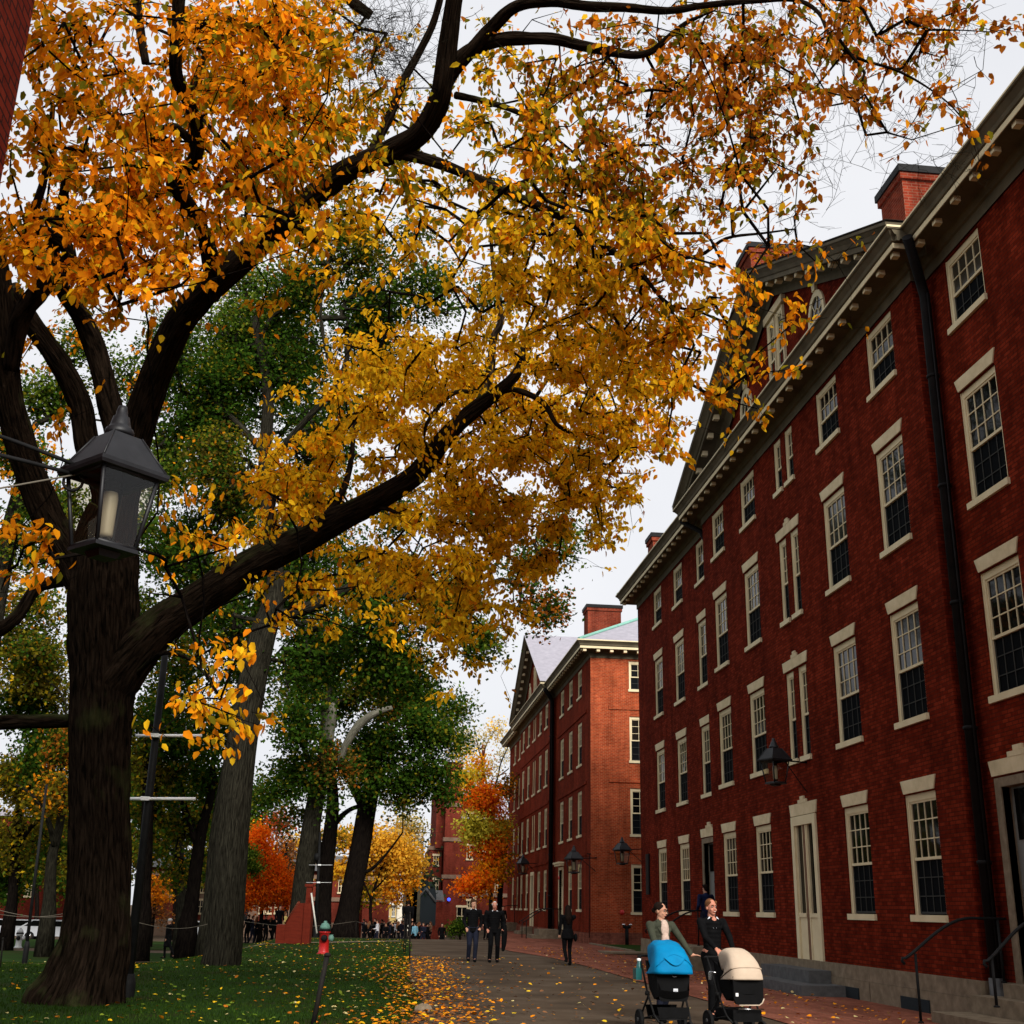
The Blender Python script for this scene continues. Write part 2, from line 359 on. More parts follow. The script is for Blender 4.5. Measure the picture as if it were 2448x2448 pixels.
# ------------------------------------------------------------------ buildings
def wall_x(s,X,y0,y1,z0,z1,opens,depth=.13,inw=1,ycase=None):
    """wall facing -X at plane X with openings (ya,yb,za,zb) and reveals going +X"""
    Y=sorted(set([y0,y1]+[o[0] for o in opens]+[o[1] for o in opens])); Z=sorted(set([z0,z1]+[o[2] for o in opens]+[o[3] for o in opens]))
    Y=[y for y in Y if y0<=y<=y1]; Z=[z for z in Z if z0<=z<=z1]
    for i in range(len(Y)-1):
        for j in range(len(Z)-1):
            cy=(Y[i]+Y[i+1])/2; cz=(Z[j]+Z[j+1])/2
            if any(o[0]<cy<o[1] and o[2]<cz<o[3] for o in opens): continue
            s.poly([(X,Y[i],Z[j]),(X,Y[i],Z[j+1]),(X,Y[i+1],Z[j+1]),(X,Y[i+1],Z[j])])
    for a,b_,c,d in opens:
        s.poly([(X,a,c),(X+depth,a,c),(X+depth,a,d),(X,a,d)],uv=[(0,c),(depth,c),(depth,d),(0,d)])
        s.poly([(X,b_,c),(X,b_,d),(X+depth,b_,d),(X+depth,b_,c)],uv=[(0,c),(0,d),(depth,d),(depth,c)])
        s.poly([(X,a,d),(X+depth,a,d),(X+depth,b_,d),(X,b_,d)]); s.poly([(X,a,c),(X,b_,c),(X+depth,b_,c),(X+depth,a,c)])
def swp(s,prof,path,zoff=0):
    """sweep profile [(out,z)] along plan path; outward is to the left when walking +Y facing -X"""
    n=len(path); offs=[]
    for i in range(n):
        def nrm(a,b):
            d=Vector((b[0]-a[0],b[1]-a[1])); d.normalize(); return Vector((-d.y,d.x))
        if i==0: o=nrm(path[0],path[1])
        elif i==n-1: o=nrm(path[-2],path[-1])
        else:
            a=nrm(path[i-1],path[i]); b_=nrm(path[i],path[i+1]); o=(a+b_); o=o/(o.dot(a))
        offs.append(o)
    for i in range(n-1):
        for k in range(len(prof)-1):
            P=lambda j,q:(path[j][0]+offs[j].x*q[0],path[j][1]+offs[j].y*q[0],q[1]+zoff)
            s.poly([P(i,prof[k]),P(i+1,prof[k]),P(i+1,prof[k+1]),P(i,prof[k+1])])
def window_meshes(w,h,cols,rows,key):
    """local: x inward, y across, z up from opening bottom"""
    fr=mb(); t=.105
    fr.box(.05,.15,-w/2,-w/2+t,0,h); fr.box(.05,.15,w/2-t,w/2,0,h); fr.box(.052,.15,-w/2+t,w/2-t,h-t*1.3,h)
    fr.box(.035,.05,-w/2,-w/2+.035,0,h); fr.box(.035,.05,w/2-.035,w/2,0,h)
    iw=w/2-t; ih=h-t*1.3; mid=ih*.485
    # upper sash
    fr.box(.07,.11,-iw,-iw+.035,mid,ih); fr.box(.07,.11,iw-.035,iw,mid,ih); fr.box(.07,.11,-iw+.035,iw-.035,ih-.04,ih); fr.box(.066,.115,-iw,iw,mid-.025,mid+.03)
    for c in range(1,cols):
        y=-iw+2*iw*c/cols; fr.box(.078,.105,y-.011,y+.011,mid+.03,ih-.04)
    for r in range(1,rows):
        z=mid+(ih-mid)*r/rows; fr.box(.080,.103,-iw+.035,iw-.035,z-.011,z+.011)
    gl=mb(); gl.box(.098,.10,-iw,iw,mid,ih)
    sp=mb(); sp.box(.115,.125,-iw,iw,0,mid); sc=mb(); sc.box(.09,.105,-iw,-iw+.03,0.02,mid-.025); sc.box(.09,.105,iw-.03,iw,.02,mid-.025); sc.box(.09,.105,-iw+.03,iw-.03,.02,.06)
    for c in range(1,cols):
        y=-iw+2*iw*c/cols; sc.box(.093,.103,y-.009,y+.009,.06,mid-.025)
    for r in range(1,rows):
        z=mid*r/rows; sc.box(.094,.102,-iw+.03,iw-.03,z-.009,z+.009)
    sp.merge(sc,1); sm_=sp.mesh('sash_screen','screen_bar'); sm_.materials.append(MATS['sash_bar']); sm_.polygons.foreach_set('material_index',[0]*sp.mi0+[1]*(len(sp.f)-sp.mi0))
    return fr.mesh('window','cream_paint'),(gl.mesh('pane','glass'),gl.mesh('pane','glass_curtain'),gl.mesh('pane','glass_dim')),sm_
WC={}
def add_window(bld,loc,w,h,cols=4,rows=3,rz=0,lintel=None,sill=True,key=False,sillm='cream_paint'):
    k=(round(w,2),round(h,2),cols,rows)
    if k not in WC: WC[k]=window_meshes(w,h,cols,rows,k)
    a,b_,c=WC[k]
    o=link('window',a,bld,loc=loc,rz=rz)
    link('pane',b_[random.choice((0,0,0,1,2,2))],o); link('screen',c,o)
    if sill:
        kk=('s',round(w,2))
        if kk not in WC:
            q=mb(); q.box(-.06,.14,-w/2-.05,w/2+.05,-.125,0); WC[kk]=q.mesh('sill','cream_paint')
        link('sill',WC[kk],o)
    if lintel:
        kk=('l',round(lintel,2),key)
        if kk not in WC:
            q=mb(); a0=lintel/2; zt=.26
            q.prism([(-a0+.05,0.0),(a0-.05,0.0),(a0+.06,zt),(-a0-.06,zt)],-.025,.12,'x')
            if key: 
                q.box(-.032,.12,-.26,.26,zt,zt+.09); q.box(-.035,.12,-.13,.13,zt+.09,zt+.17)
            WC[kk]=q.mesh('lintel','stone_trim')
        l=link('lintel',WC[kk],o,loc=(0,0,h+.02))
    return o
PROF=[(0.04,14.18),(.04,14.42),(.09,14.44),(.13,14.52),(.16,14.56),(.60,14.57),(.60,14.54),(.64,14.54),(.64,14.68),(.68,14.70),(.70,14.78),(.78,14.88),(.82,14.90),(.82,14.97),(.72,14.98)]
def hall(name,label,W,P,y0,p0,p1,y1,cols,doors,dblc,lint,dy,wallm,endm,apex,back=23.4,modsp=.72,belts=False,base=.54,nearend=False,rows_z=None):
    root=thing(name,label,'building',loc=(0,0,0))
    rowsz=[(1.6,2.27,3),(5.32,2.27,3),(8.98,2.26,3),(12.66,1.5,2)]
    opens=[]; popens=[]; wins=[]
    for i,yc in enumerate(cols):
        Xp=P if p0<yc<p1 else W
        tgt=popens if p0<yc<p1 else opens
        for r,(zb,h,rw) in enumerate(rowsz):
            if i in doors and r==0:
                tgt.append((yc-.72,yc+.72,base,3.86)); continue
            if i==dblc:
                if r==0: tgt.append((yc-.86,yc+.86,base,3.88)); continue
                for d in (-.47,.47):
                    tgt.append((yc+d-.31,yc+d+.31,zb,zb+h)); wins.append((Xp,yc+d,zb,.62,h,2,rw,False,0))
                continue
            tgt.append((yc-.70,yc+.70,zb,zb+h)); wins.append((Xp,yc,zb,1.40,h,4,rw,lint and r<3,r))
    s=mb(); wall_x(s,W,y0,p0,base,14.6,[o for o in opens if o[1]<p0]); wall_x(s,W,p1,y1,base,14.6,[o for o in opens if o[0]>p1])
    wall_x(s,P,p0,p1,base,14.6,popens)
    s.poly([(P,p0,base),(W,p0,base),(W,p0,14.6),(P,p0,14.6)]); s.poly([(P,p1,base),(P,p1,14.6),(W,p1,14.6),(W,p1,base)])
    # brick seam lines between
    if belts:
        for zb in (4.22,7.78,11.48):
            for a,c,X in ((y0+1.2,p0-1.2,W),(p0+.8,(p0+p1)/2-1.6,P),((p0+p1)/2-1.6,p1-.8,P),(p1+1,y1-1,W)):
                s.box(X-.05,X,a,c,zb,zb+.16)
    # tympanum
    yc=(p0+p1)/2; hw=(p1-p0)/2+.8
    sl=(apex-14.97)/hw
    s.poly([(P+.05,p0,14.6),(P+.05,p0,14.97+.8*sl-.2),(P+.05,yc,apex-.2),(P+.05,p1,14.97+.8*sl-.2),(P+.05,p1,14.6)])
    s.build('wall',wallm,root)
    e=mb()
    ex=[]
    if nearend:
        # end wall facing -Y with two visible window columns
        xw=[13.25,16.4,19.6]; op=[]
        for x in xw:
            for (zb,h,rw) in rowsz: 
                op.append((x-.70,x+.70,zb-.08,zb-.08+h))
        X0,X1=W,back
        tmp=MB(); wall_x(tmp,0,-X1,-X0,base,14.6,[(-b_,-a,c,d) for a,b_,c,d in op])
        for f,u in zip(tmp.f,tmp.uv):
            e.poly([(-tmp.v[i][1],y0+tmp.v[i][0],tmp.v[i][2]) for i in f],uv=[(-p[0],p[1]) for p in u])
        for zb in (4.30,7.78,11.50):
            e.box(11.45,back-1.1,y0-.05,y0,zb,zb+.2)
        for x in xw:
            for (zb,h,rw) in rowsz: add_window(root,(x,y0,zb-.08),1.40,h,4 if False else 3,rw,rz=math.pi/2)
    else:
        e.poly([(W,y0,base),(back,y0,base),(back,y0,14.6),(W,y0,14.6)])
    e.poly([(W,y1,base),(W,y1,14.6),(back,y1,14.6),(back,y1,base)]); e.poly([(back,y0,base),(back,y1,base),(back,y1,14.6),(back,y0,14.6)])
    e.build('end_wall',endm,root)
    # base stones
    g=mb()
    for a,c,X in ((y0-.04,p0+.0,W-.06),(p0-.06,p1+.06,P-.07),(p1,y1+.04,W-.06)):
        y=a; 
        while y<c-.01:
            n=min(c,y+random.uniform(2.2,3.2)); 
            if c-n<.8: n=c
            up=.27
            g.box(X,X+.6,y+.006,n-.006,up-.02,base); g.box(X-.012,X+.6,y+.02,n-.006,-.45,up-.024); y=n
    if nearend: g.box(W-.03,back,y0-.07,y0+.3,.30,.55); g.box(W-.03,back,y0-.13,y0+.3,-.3,.296)
    g.build('foundation','granite' if not belts else 'brick_paving',root)
    # cornice: eave shade painted as dark body, lit blocks and edges left cream
    md=mb(); c=mb(); path=[(W,y0),(W,p0),(P,p0),(P,p1),(W,p1),(W,y1),(back,y1)]
    if nearend: path=[(back,y0)]+path
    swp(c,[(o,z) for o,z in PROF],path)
    def mods(X,a,b_):
        n=max(1,int((b_-a)/modsp)); 
        for k in range(n+1):
            y=a+(b_-a)*k/n; md.box(X-.585,X-.44,y-.07,y+.07,14.46,14.566)
    mods(W,y0-.4,p0-.95); mods(P,p0-.42,p1+.42); mods(W,p1+.95,y1+.4)
    if nearend:
        x=W-.4
        while x<back: md.box(x-.085,x+.085,y0-.585,y0-.30,14.40,14.566); x+=modsp
    # rake
    RP=[(0.02,-.62),(.05,-.40),(.12,-.36),(.16,-.30),(.56,-.29),(.56,-.33),(.62,-.33),(.62,-.20),(.66,-.18),(.72,-.08),(.80,0.),(.84,.02),(.84,.09),(.0,.10)]
    co=1/math.sqrt(1+sl*sl)
    for sg in (-1,1):
        def P3(o,n,t):   # t from eave (0) to apex(1)
            y=yc+sg*hw*(1-t); z=14.97+(apex-14.97)*t+n*1.0
            return (P-o,y,z)
        for k in range(len(RP)-1):
            q=[P3(*RP[k],0),P3(*RP[k],1),P3(*RP[k+1],1),P3(*RP[k+1],0)]
            c.poly(q if sg<0 else q[::-1])
        c.poly([P3(*r,0) for r in RP])
        nm=12
        for k in range(1,nm):
            t=k/nm*.97; y=yc+sg*hw*(1-t); z=14.97+(apex-14.97)*t-.30
            md.prism([(y-.085,z-.12),(y+.085,z-.12),(y+.085,z+.01-sg*.075*sl),(y-.085,z+.01+sg*.075*sl)],P-.545,P-.36,'x')
    f=md;  swp(f,[(.644,14.545),(.655,14.55),(.655,14.665),(.644,14.67)],path); swp(f,[(.826,14.93),(.832,14.93),(.832,14.965),(.82,14.985)],path); c.merge(md,1); co_=c.build('cornice','cornice_shade_paint',root); co_.data.materials.append(MATS['cream_paint']); co_.data.polygons.foreach_set('material_index',[0]*c.mi0+[1]*(len(c.f)-c.mi0))
    # roof
    r=mb(); ov=.74; xe=W-ov; xb=back+ov; ya=y0-ov; yb=y1+ov; xm=(xe+xb)/2; zr=14.97+(xm-xe)*.54; h=xm-xe
    r.poly([(xe,ya,14.97),(xm,ya+h,zr),(xm,yb-h,zr),(xe,yb,14.97)]); r.poly([(xb,yb,14.97),(xm,yb-h,zr),(xm,ya+h,zr),(xb,ya,14.97)])
    r.poly([(xe,ya,14.97),(xb,ya,14.97),(xm,ya+h,zr)]); r.poly([(xb,yb,14.97),(xe,yb,14.97),(xm,yb-h,zr)])
    xg=P-.84
    for sg in (-1,1):
        r.poly([(xg-.01,yc+sg*(hw+.05),15.09),(xg-.01,yc,apex+.16),(xm+.5,yc,apex+.16),(xm+.5,yc+sg*(hw+.05),15.09)][::sg])
    r.build('roof','slate',root)
    cp=mb()
    cp.tube([(xe,ya,15.0),(xm,ya+h,zr+.05)],.09,6); cp.tube([(xe,yb,15.0),(xm,yb-h,zr+.05)],.09,6)
    if nearend: cp.tube([(xe+.05,ya+.02,14.99),(xe+.05,p0-.5,14.99)],.05,5)
    cp.build('ridge_flashing','copper',root)
    # windows
    for (X,y,zb,w,h_,cl,rw,li,rr) in wins:
        add_window(root,(X,y,zb),w,h_,cl,rw,lintel=1.44 if li else None)
    # double column lintels and ground floor surround
    if dblc is not None:
        y=cols[dblc]; X=P
        if lint:
            l=mb()
            for zb in (7.62,11.26):
                l=mb(); l.prism([(y-.86,zb),(y+.86,zb),(y+.93,zb+.27),(y-.93,zb+.27)],X-.025,X+.1,'x'); l.box(X-.032,X+.1,y-.22,y+.22,zb+.27,zb+.36); l.box(X-.036,X+.1,y-.1,y+.1,zb+.36,zb+.43); l.build('lintel','stone_trim',root)
            zb=3.92; l=mb()
            l.prism([(y-.90,zb),(y+.90,zb),(y+.98,zb+.29),(y-.98,zb+.29)],X-.03,X+.1,'x'); l.box(X-.037,X+.1,y-.3,y+.3,zb+.29,zb+.37); l.box(X-.04,X+.1,y-.13,y+.13,zb+.37,zb+.45)
            l.build('lintel','stone_trim',root)
        d=mb()
        d.box(X-.05,X+.12,y-.86,y-.66,base,3.9); d.box(X-.05,X+.12,y+.66,y+.86,base,3.9); d.box(X-.048,X+.12,y-.66,y+.66,3.68,3.9)
        d.box(X-.02,X+.12,y-.11,y-.05,base,3.68) if lint else None
        d.box(X+.0,X+.12,y-.66,y-.11,base,1.5); d.box(X-.03,X,y-.66,y-.11,1.5,1.6)
        d.box(X+.0,X+.12,y+.16,y+.66,base,1.5); d.box(X-.03,X,y+.16,y+.66,1.5,1.6)
        d.box(X+.0,X+.12,y-.16,y-.11,1.5,3.68);d.box(X+.0,X+.12,y+.16,y+.21,1.5,3.68); d.box(X+.0,X+.12,y+.60,y+.66,1.5,3.68)
        dd=d.build('door_surround','cream_paint',root)
        d=mb(); d.box(X+.05,X+.09,y-.66,y+.66,1.5,3.68); d.build('pane','glass',dd)
        d=mb(); d.box(X-.005,X+.12,y-.05,y+.16,base,3.68); d.build('door_panel','brown_cloth',dd)
    # doors
    for i in doors:
        y=cols[i]; X=P if p0<y<p1 else W
        stone='stone_trim'
        d=mb()
        d.box(X+.16,X+.22,y-.72,y+.72,base,3.86)
        for zz in ((base+.2,1.5),(1.7,2.6)):
            for yy in (y-.5,y+.08): d.box(X+.145,X+.16,yy,yy+.42,*zz)
        do=d.build('door','door_grey' if lint else 'cream_paint',root)
        d=mb(); d.box(X+.14,X+.165,y-.6,y+.6,2.85,3.7); d.build('transom_pane','glass',do)
        d=mb(); d.ell((X+.12,y-.42,1.55),.035,8,6); d.build('handle','dark_metal',do)
        d=mb(); jm='granite' if lint else 'cream_paint'
        d.box(X-.03,X+.2,y-.92,y-.72,base,3.9); d.box(X-.03,X+.2,y+.72,y+.92,base,3.9)
        d.box(X-.028,X+.2,y-.72,y+.72,3.74,3.9)
        if not lint:
            d.box(X-.25,X+.1,y-1.1,y+1.1,3.95,4.06); d.box(X-.32,X+.1,y-1.17,y+1.17,4.06,4.16)
        d.build('door_jamb',jm,root)
        if lint:
            l=mb(); zb=3.94
            l.prism([(y-.98,zb),(y+.98,zb),(y+1.06,zb+.27),(y-1.06,zb+.27)],X-.035,X+.1,'x'); l.box(X-.042,X+.1,y-.36,y+.36,zb+.27,zb+.36); l.box(X-.045,X+.1,y-.15,y+.15,zb+.36,zb+.45)
            l.build('lintel','stone_trim',root)
    # tympanum windows
    for sg in (-1,1):
        t=mb(); y=yc+sg*3.05; zc=16.18
        for ring,(ra,rb,xx) in enumerate(((.50,.66,.03),)):
            n=28
            for k in range(n):
                a=2*math.pi*k/n; b2=2*math.pi*(k+1)/n
                def q(r,an,x): return (x,y+r*.86*math.cos(an),zc+r*1.12*math.sin(an))
                t.poly([q(ra,a,P),q(ra,b2,P),q(rb,b2,P),q(rb,a,P)]); t.poly([q(ra,a,P),q(ra,a,P+.1),q(ra,b2,P+.1),q(ra,b2,P)]); t.poly([q(rb,a,P+.05),q(rb,a,P),q(rb,b2,P),q(rb,b2,P+.05)])
                if k%4==0: 
                    t.tube([q(.2,a,P+.03),q(.5,a,P+.03)],.018,5)
                t.tube([q(.2,a,P+.03),q(.2,b2,P+.03)],.018,4,cap=False)
        t.prism([(y-.09,zc+.66*1.12),(y+.09,zc+.66*1.12),(y+.12,zc+.66*1.12+.22),(y-.12,zc+.66*1.12+.22)],P-.03,P+.06,'x')
        to=t.build('oval_window','cream_paint',root); t=mb()
        t.prism([(y+.5*.86*math.cos(2*math.pi*k/24),16.18+.5*1.12*math.sin(2*math.pi*k/24)) for k in range(24)],P+.04,P+.045,'x')
        t.build('pane','glass',to)
    for d in (-.36,.36):
        add_window(root,(P-.06,yc+d,15.5),.60,2.35,2,3,lintel=None)
    if lint:
        l=mb(); l.box(P-.08,P+.05,yc-.8,yc+.8,17.87,18.1); l.build('lintel','stone_trim',root)
    return root
HC=[12.5,15.8,19.1,22.45,25.7,29.0,32.3,35.55,38.8,42.2,45.6]
h1=hall('brick_dormitory','four storey dark red brick dormitory with cream windows and pediment, nearest on the right',
     10.75,10.45,8.6,20.65,37.35,49.35,HC,(2,8),5,True,0,'brick_hall','brick_hall',19.1)
def chimney(root,x0,x1,y0,y1,z0,z1,m='brick_chimney'):
    s=mb(); s.box(x0,x1,y0,y1,z0,z1-.35); s.box(x0-.06,x1+.06,y0-.06,y1+.06,z1-.35,z1-.18)
    o=s.build('chimney',m,root); s=mb(); s.box(x0-.1,x1+.1,y0-.1,y1+.1,z1-.18,z1); s.build('chimney_cap','dark_metal',o)
chimney(h1,10.95,13.0,21.6,22.75,14.8,17.75); chimney(h1,10.95,13.3,32.3,33.5,15,22.3); chimney(h1,10.95,13,47.0,48.0,15,17.0)
HC2=[63.45,66.65,69.9,75.0,78.0,81.1,84.3,87.5,92.0,95.3]
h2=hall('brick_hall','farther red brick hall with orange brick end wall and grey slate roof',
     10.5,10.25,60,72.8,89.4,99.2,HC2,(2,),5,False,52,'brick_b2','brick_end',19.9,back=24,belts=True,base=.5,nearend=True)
chimney(h2,10.95,12.85,63.4,64.7,15,17.95); chimney(h2,11.2,12.9,97,98,15,17.5)
# cellar windows main
for a,c in ((26.0,27.1),(22.6,23.85)):
    s=mb(); s.box(10.34,10.42,a,c,-.17,.09); s.build('cellar_window','screen',h1)
# downpipes
def pipe(root,x,y,z0,z1,r,elbow):
    s=mb(); s.tube([(x,y,z0),(x,y,z1),elbow[0],elbow[1]],r,10)
    for z in np.arange(z0+2,z1,2.35): s.lathe([(r*1.0,z),(r*1.22,z+.01),(r*1.22,z+.07),(r*1.0,z+.08)],(x,y,0),12)
    s.tube([(x-.02,y-.17,z0+.3),(x-.02,y-.17,z1)],.02,6)
    return s.build('downpipe','pipe_metal',root)
pipe(h1,10.58,20.40,.45,13.7,.105,((10.45,20.3,14.1),(9.95,19.65,14.6)))
s=mb(); s.tube([(10.58,20.40,-.15),(10.58,20.40,.6)],.13,10); s.build('pipe_boot','grey_stone',h1)
pipe(h1,10.62,37.6,.45,13.7,.09,((10.5,37.75,14.1),(9.9,38.1,14.55)))
pipe(h2,10.25,72.5,.3,13.9,.14,((10.1,72.4,14.2),(9.7,72.0,14.6)))
s=mb(); s.tube([(10.42,59.97,.3),(10.42,59.93,4.2)],.02,5); s.box(10.3,10.5,59.9,59.97,4.2,4.25); s.build('conduit','pipe_metal',h2)
# plaque
s=mb(); s.box(10.70,10.745,47.75,48.35,2.2,3.75); s.box(10.69,10.70,47.8,48.3,2.26,3.69); s.build('bronze_plaque','pipe_metal',label='tall dark bronze plaque on the far end of the near brick dormitory wall',cat='plaque')
# front steps
def steps(label,boxes,m,bevel=True):
    s=mb()
    for q in boxes: s.box(*q)
    o=s.build('stone_steps',m,label=label,cat='steps')
    return o
steps('two dark grey stone blocks stepping up under the narrow cream doorway of the near dormitory',[(9.35,10.36,26.7,30.3,-.35,.09),(9.85,10.37,27.6,31.1,.092,.36)],'grey_stone')
steps('pale granite entrance steps with black railings at the right edge of the picture',[(9.5,10.66,17.4,20.7,-.3,.04),(10.15,10.67,17.5,20.55,.043,.32),(10.42,10.68,18.3,19.9,.323,.54)],'granite')
steps('pale stone steps at the open side door behind the two women',[(8.9,10.66,37.7,39.9,-.3,.15),(9.4,10.67,37.8,39.8,.153,.34),(9.85,10.68,37.9,39.7,.343,.54)],'granite')
steps('pale stone steps at the near door of the second hall, right of the walking woman',[(8.7,10.42,68.7,71.1,-.1,.2),(9.1,10.43,68.8,71.0,.203,.5)],'granite')
steps('low pale stone steps below the middle door of the second hall',[(9.2,10.16,80,82.3,-.1,.2),(9.6,10.17,80.1,82.2,.203,.45)],'granite')
steps('stone steps at the farthest door of the second hall, behind the older man',[(8.8,10.42,90.6,93.2,-1.3,.3),(9.2,10.43,90.7,93.1,.303,.6)],'granite')
def railing(label,Y,x0,z0,x1,z1,posts,group=None):
    s=mb(); N=14; pts=[]
    xk=x0+(x1-x0)*.68
    for k in range(N+1):
        t=k/N; x=x0+(xk-x0)*t; z=z0+(z1-z0)*math.sin(t*math.pi/2)**1.15; pts.append((x,Y,z))
    pts.append((x1,Y,z1)); 
    pts=[(x0-.02,Y,z0-.09),(x0-.06,Y,z0-.05),(x0-.05,Y,z0+.0)]+pts
    s.tube(pts,.026,8)
    o=s.build('handrail','dark_metal',label=label,cat='railing',group=group)
    for px,pz,pt in posts:
        s=mb(); s.tube([(px,Y,pz),(px,Y,pt)],.024,8); s.lathe([(.05,pz),(.05,pz+.02),(.025,pz+.03)],(px,Y,0),8); s.build('post','dark_metal',o)
    return o
railing('black iron handrail on the far side of the granite steps at the right edge',20.15,8.88,.90,10.72,1.56,[(9.06,-.1,.98),(10.58,.54,1.55)])
railing('black handrail cut by the right edge, nearer side of the granite steps',18.05,9.25,.95,10.72,1.6,[(9.32,.3,1.0),(10.5,.54,1.58)])
railing('curved black handrail behind both women, nearer of its pair',37.95,8.8,1.0,10.7,1.62,[(8.95,-.1,1.0),(10.5,.54,1.6)])
railing('curved black handrail behind both women, farther of its pair',39.65,8.8,1.0,10.7,1.62,[(8.95,-.1,1.0),(10.5,.54,1.6)])
railing('thin black railing left of the walking woman, nearer one of its pair',68.9,8.3,.9,10.4,1.6,[(8.4,0,.95),(10.2,.5,1.6)])
railing('thin black railing left of the walking woman, farther one of its pair',70.9,8.3,.9,10.4,1.6,[(8.4,0,.95),(10.2,.5,1.6)])
railing('thin black railing at the farthest door of the second hall',91.0,8.6,1.1,10.4,1.8,[(8.7,0,1.1),(10.2,.6,1.8)])
# brick wall building at the left edge
root=thing('brick_building','dark brick building corner filling the top left edge of the picture','building')
s=mb(); s.box(-14,-2.72,-14,6.93,-.3,15.0); s.build('wall','brick_left',root)
s=mb(); s.box(-14.3,-2.4,-14.3,7.25,15.0,15.5); s.build('cornice','cornice_shade_paint',root)
# B2 standpipe and red bell
s=mb(); s.tube([(12.15,59.3,0),(12.15,59.3,.8)],.09,10); s.tube([(11.98,59.25,.88),(12.15,59.3,.8),(12.32,59.25,.88)],.09,10)
o=s.build('standpipe','dark_metal',label='black fire standpipe with two silver outlets before the second hall',cat='standpipe')
for dx in (-.17,.17):
    s=mb(); s.lathe([(.085,0),(.085,.07),(.05,.08)],(12.15+dx,59.24,.9),10); s.build('outlet_cap','chrome',o)
s=mb(); s.lathe([(.06,0),(.20,.04),(.20,.08),(.10,.14),(.02,.16)],(0,0,0),16); me=s.mesh('fire_bell','hydrant_red'); me.transform(Matrix.Scale(.6,4))
o=link('fire_bell',me,label='round red fire alarm bell on the orange brick end wall',cat='bell',loc=(12.05,59.98,1.5)); o.rotation_euler=(math.pi/2,0,0)
o=link('fire_bell',me,label='small red alarm bell above the cream door of the second hall',cat='bell',loc=(10.42,69.9,3.3)); o.rotation_euler=(0,-math.pi/2,0)
# ------------------------------------------------------------------ lanterns
def lantern(name,label,loc,rz,scale,arms,group=None):
    """four sided glazed lantern; origin at roof base"""
    M=Matrix.Identity(4)
    root=thing(name,label,'lantern',loc,rz,group); root.scale=(scale,)*3
    def sq(r,z): return [(r,-r,z),(r,r,z),(-r,r,z),(-r,-r,z)]
    s=mb()
    def fr(r0,z0,r1,z1):
        a=sq(r0,z0); c=sq(r1,z1)
        for k in range(4): s.poly([a[k],a[(k+1)%4],c[(k+1)%4],c[k]])
    fr(.275,-.02,.285,.0); fr(.285,.0,.285,.025); fr(.285,.025,.265,.03); fr(.265,.03,.12,.27); fr(.12,.27,.10,.275)
    s.poly(sq(.10,.275)); fr(.23,-.02,.275,-.02)
    for k in range(4):
        a=sq(.265,.03)[k]; c=sq(.12,.27)[k]; s.tube([a,c],.009,5)
    rf=s.build('roof','lantern_metal',root)
    s=mb(); s.lathe([(.03,.26),(.055,.275),(.105,.285),(.11,.30),(.10,.33),(.085,.34),(.075,.36),(.06,.42),(.045,.43),(.040,.47),(.036,.48),(.03,.50),(.01,.505)],seg=20); s.build('chimney_cap','lantern_metal',rf)
    s=mb(); T=.225;B=.155;zb=-.50
    a=sq(T,-.02); c=sq(B,zb)
    for k in range(4):
        s.tube([a[k],c[k]],.016,6)
        s.tube([c[k],c[(k+1)%4]],.018,6); s.tube([a[k],a[(k+1)%4]],.016,6)
        m0=[(a[k][i]+a[(k+1)%4][i])/2 for i in range(3)]
    s.box(-B-.02,B+.02,-B-.02,B+.02,zb-.03,zb-.005); s.lathe([(.10,zb-.07),(.13,zb-.03)],seg=4,ang0=math.pi/4,smooth=False)
    s.build('frame','lantern_metal',root)
    for k in range(4):
        s=mb(); p=[Vector(a[k]),Vector(a[(k+1)%4]),Vector(c[(k+1)%4]),Vector(c[k])]; s.poly([q*.995 for q in p]); s.build('pane','lamp_glass',root)
    s=mb(); s.lathe([(.02,-.43),(.05,-.42),(.052,-.40),(.058,-.16),(.05,-.12),(.02,-.11)],seg=16); s.build('mantle_glass','frosted',root)
    s=mb(); s.lathe([(.05,-.12),(.055,-.05),(.02,-.02)],seg=14); s.tube([(0,0,-.5),(0,0,-.42)],.015,8); s.build('burner','dark_metal',root)
    return root
def bracket(label,pts_list,rad=.012,m='dark_metal',group=None,cat='bracket',parent=None):
    s=mb()
    for p,r in pts_list: s.tube(p,r,8)
    return s.build('arm',m,parent)
def wl(root,p):   # world to local of lantern root
    Mi=(Matrix.Translation(root.location)@Matrix.Rotation(root.rotation_euler.z,4,'Z')@Matrix.Diagonal((*root.scale,1))).inverted()
    return Mi@Vector(p)
def curve(p,q,bend,n=10):
    p=Vector(p);q=Vector(q); return [p.lerp(q,i/n)+Vector((0,0,bend*math.sin(math.pi*i/n))) for i in range(n+1)]
LC=at(214,898,6.0)
L0=lantern('wall_lantern','large black four sided glass lantern hanging at the left, nearest the camera',(LC.x,LC.y,LC.z),R_(46),.80,None)
L0.scale=(.72,.72,.80); a1=at(150,880,5.95); w1=(-2.72,5.3,at(0,820,5.3).z+.15); w2=(-2.72,5.3,at(0,850,5.3).z+.03)
s=mb(); s.tube([wl(L0,p) for p in curve(w1,a1,.05)],.014,8); s.tube([wl(L0,p) for p in curve(w2,at(140,895,5.95),.05)],.014,8)
p1=at(140,895,5.95); s.tube([wl(L0,(p1.x+.05*math.cos(t),p1.y,p1.z-.04+.05*math.sin(t))) for t in np.linspace(0,6.28,14)],.011,6)
s.tube([wl(L0,a1),wl(L0,(LC.x,LC.y,LC.z+.0))],.014,8)
s.build('bracket_arm','dark_metal',L0)
s=mb(); s.tube([wl(L0,at(145,895,5.95)),wl(L0,(-2.72,5.5,at(0,985,5.5).z-.05))],.006,6); s.build('supply_wire','rope',L0)
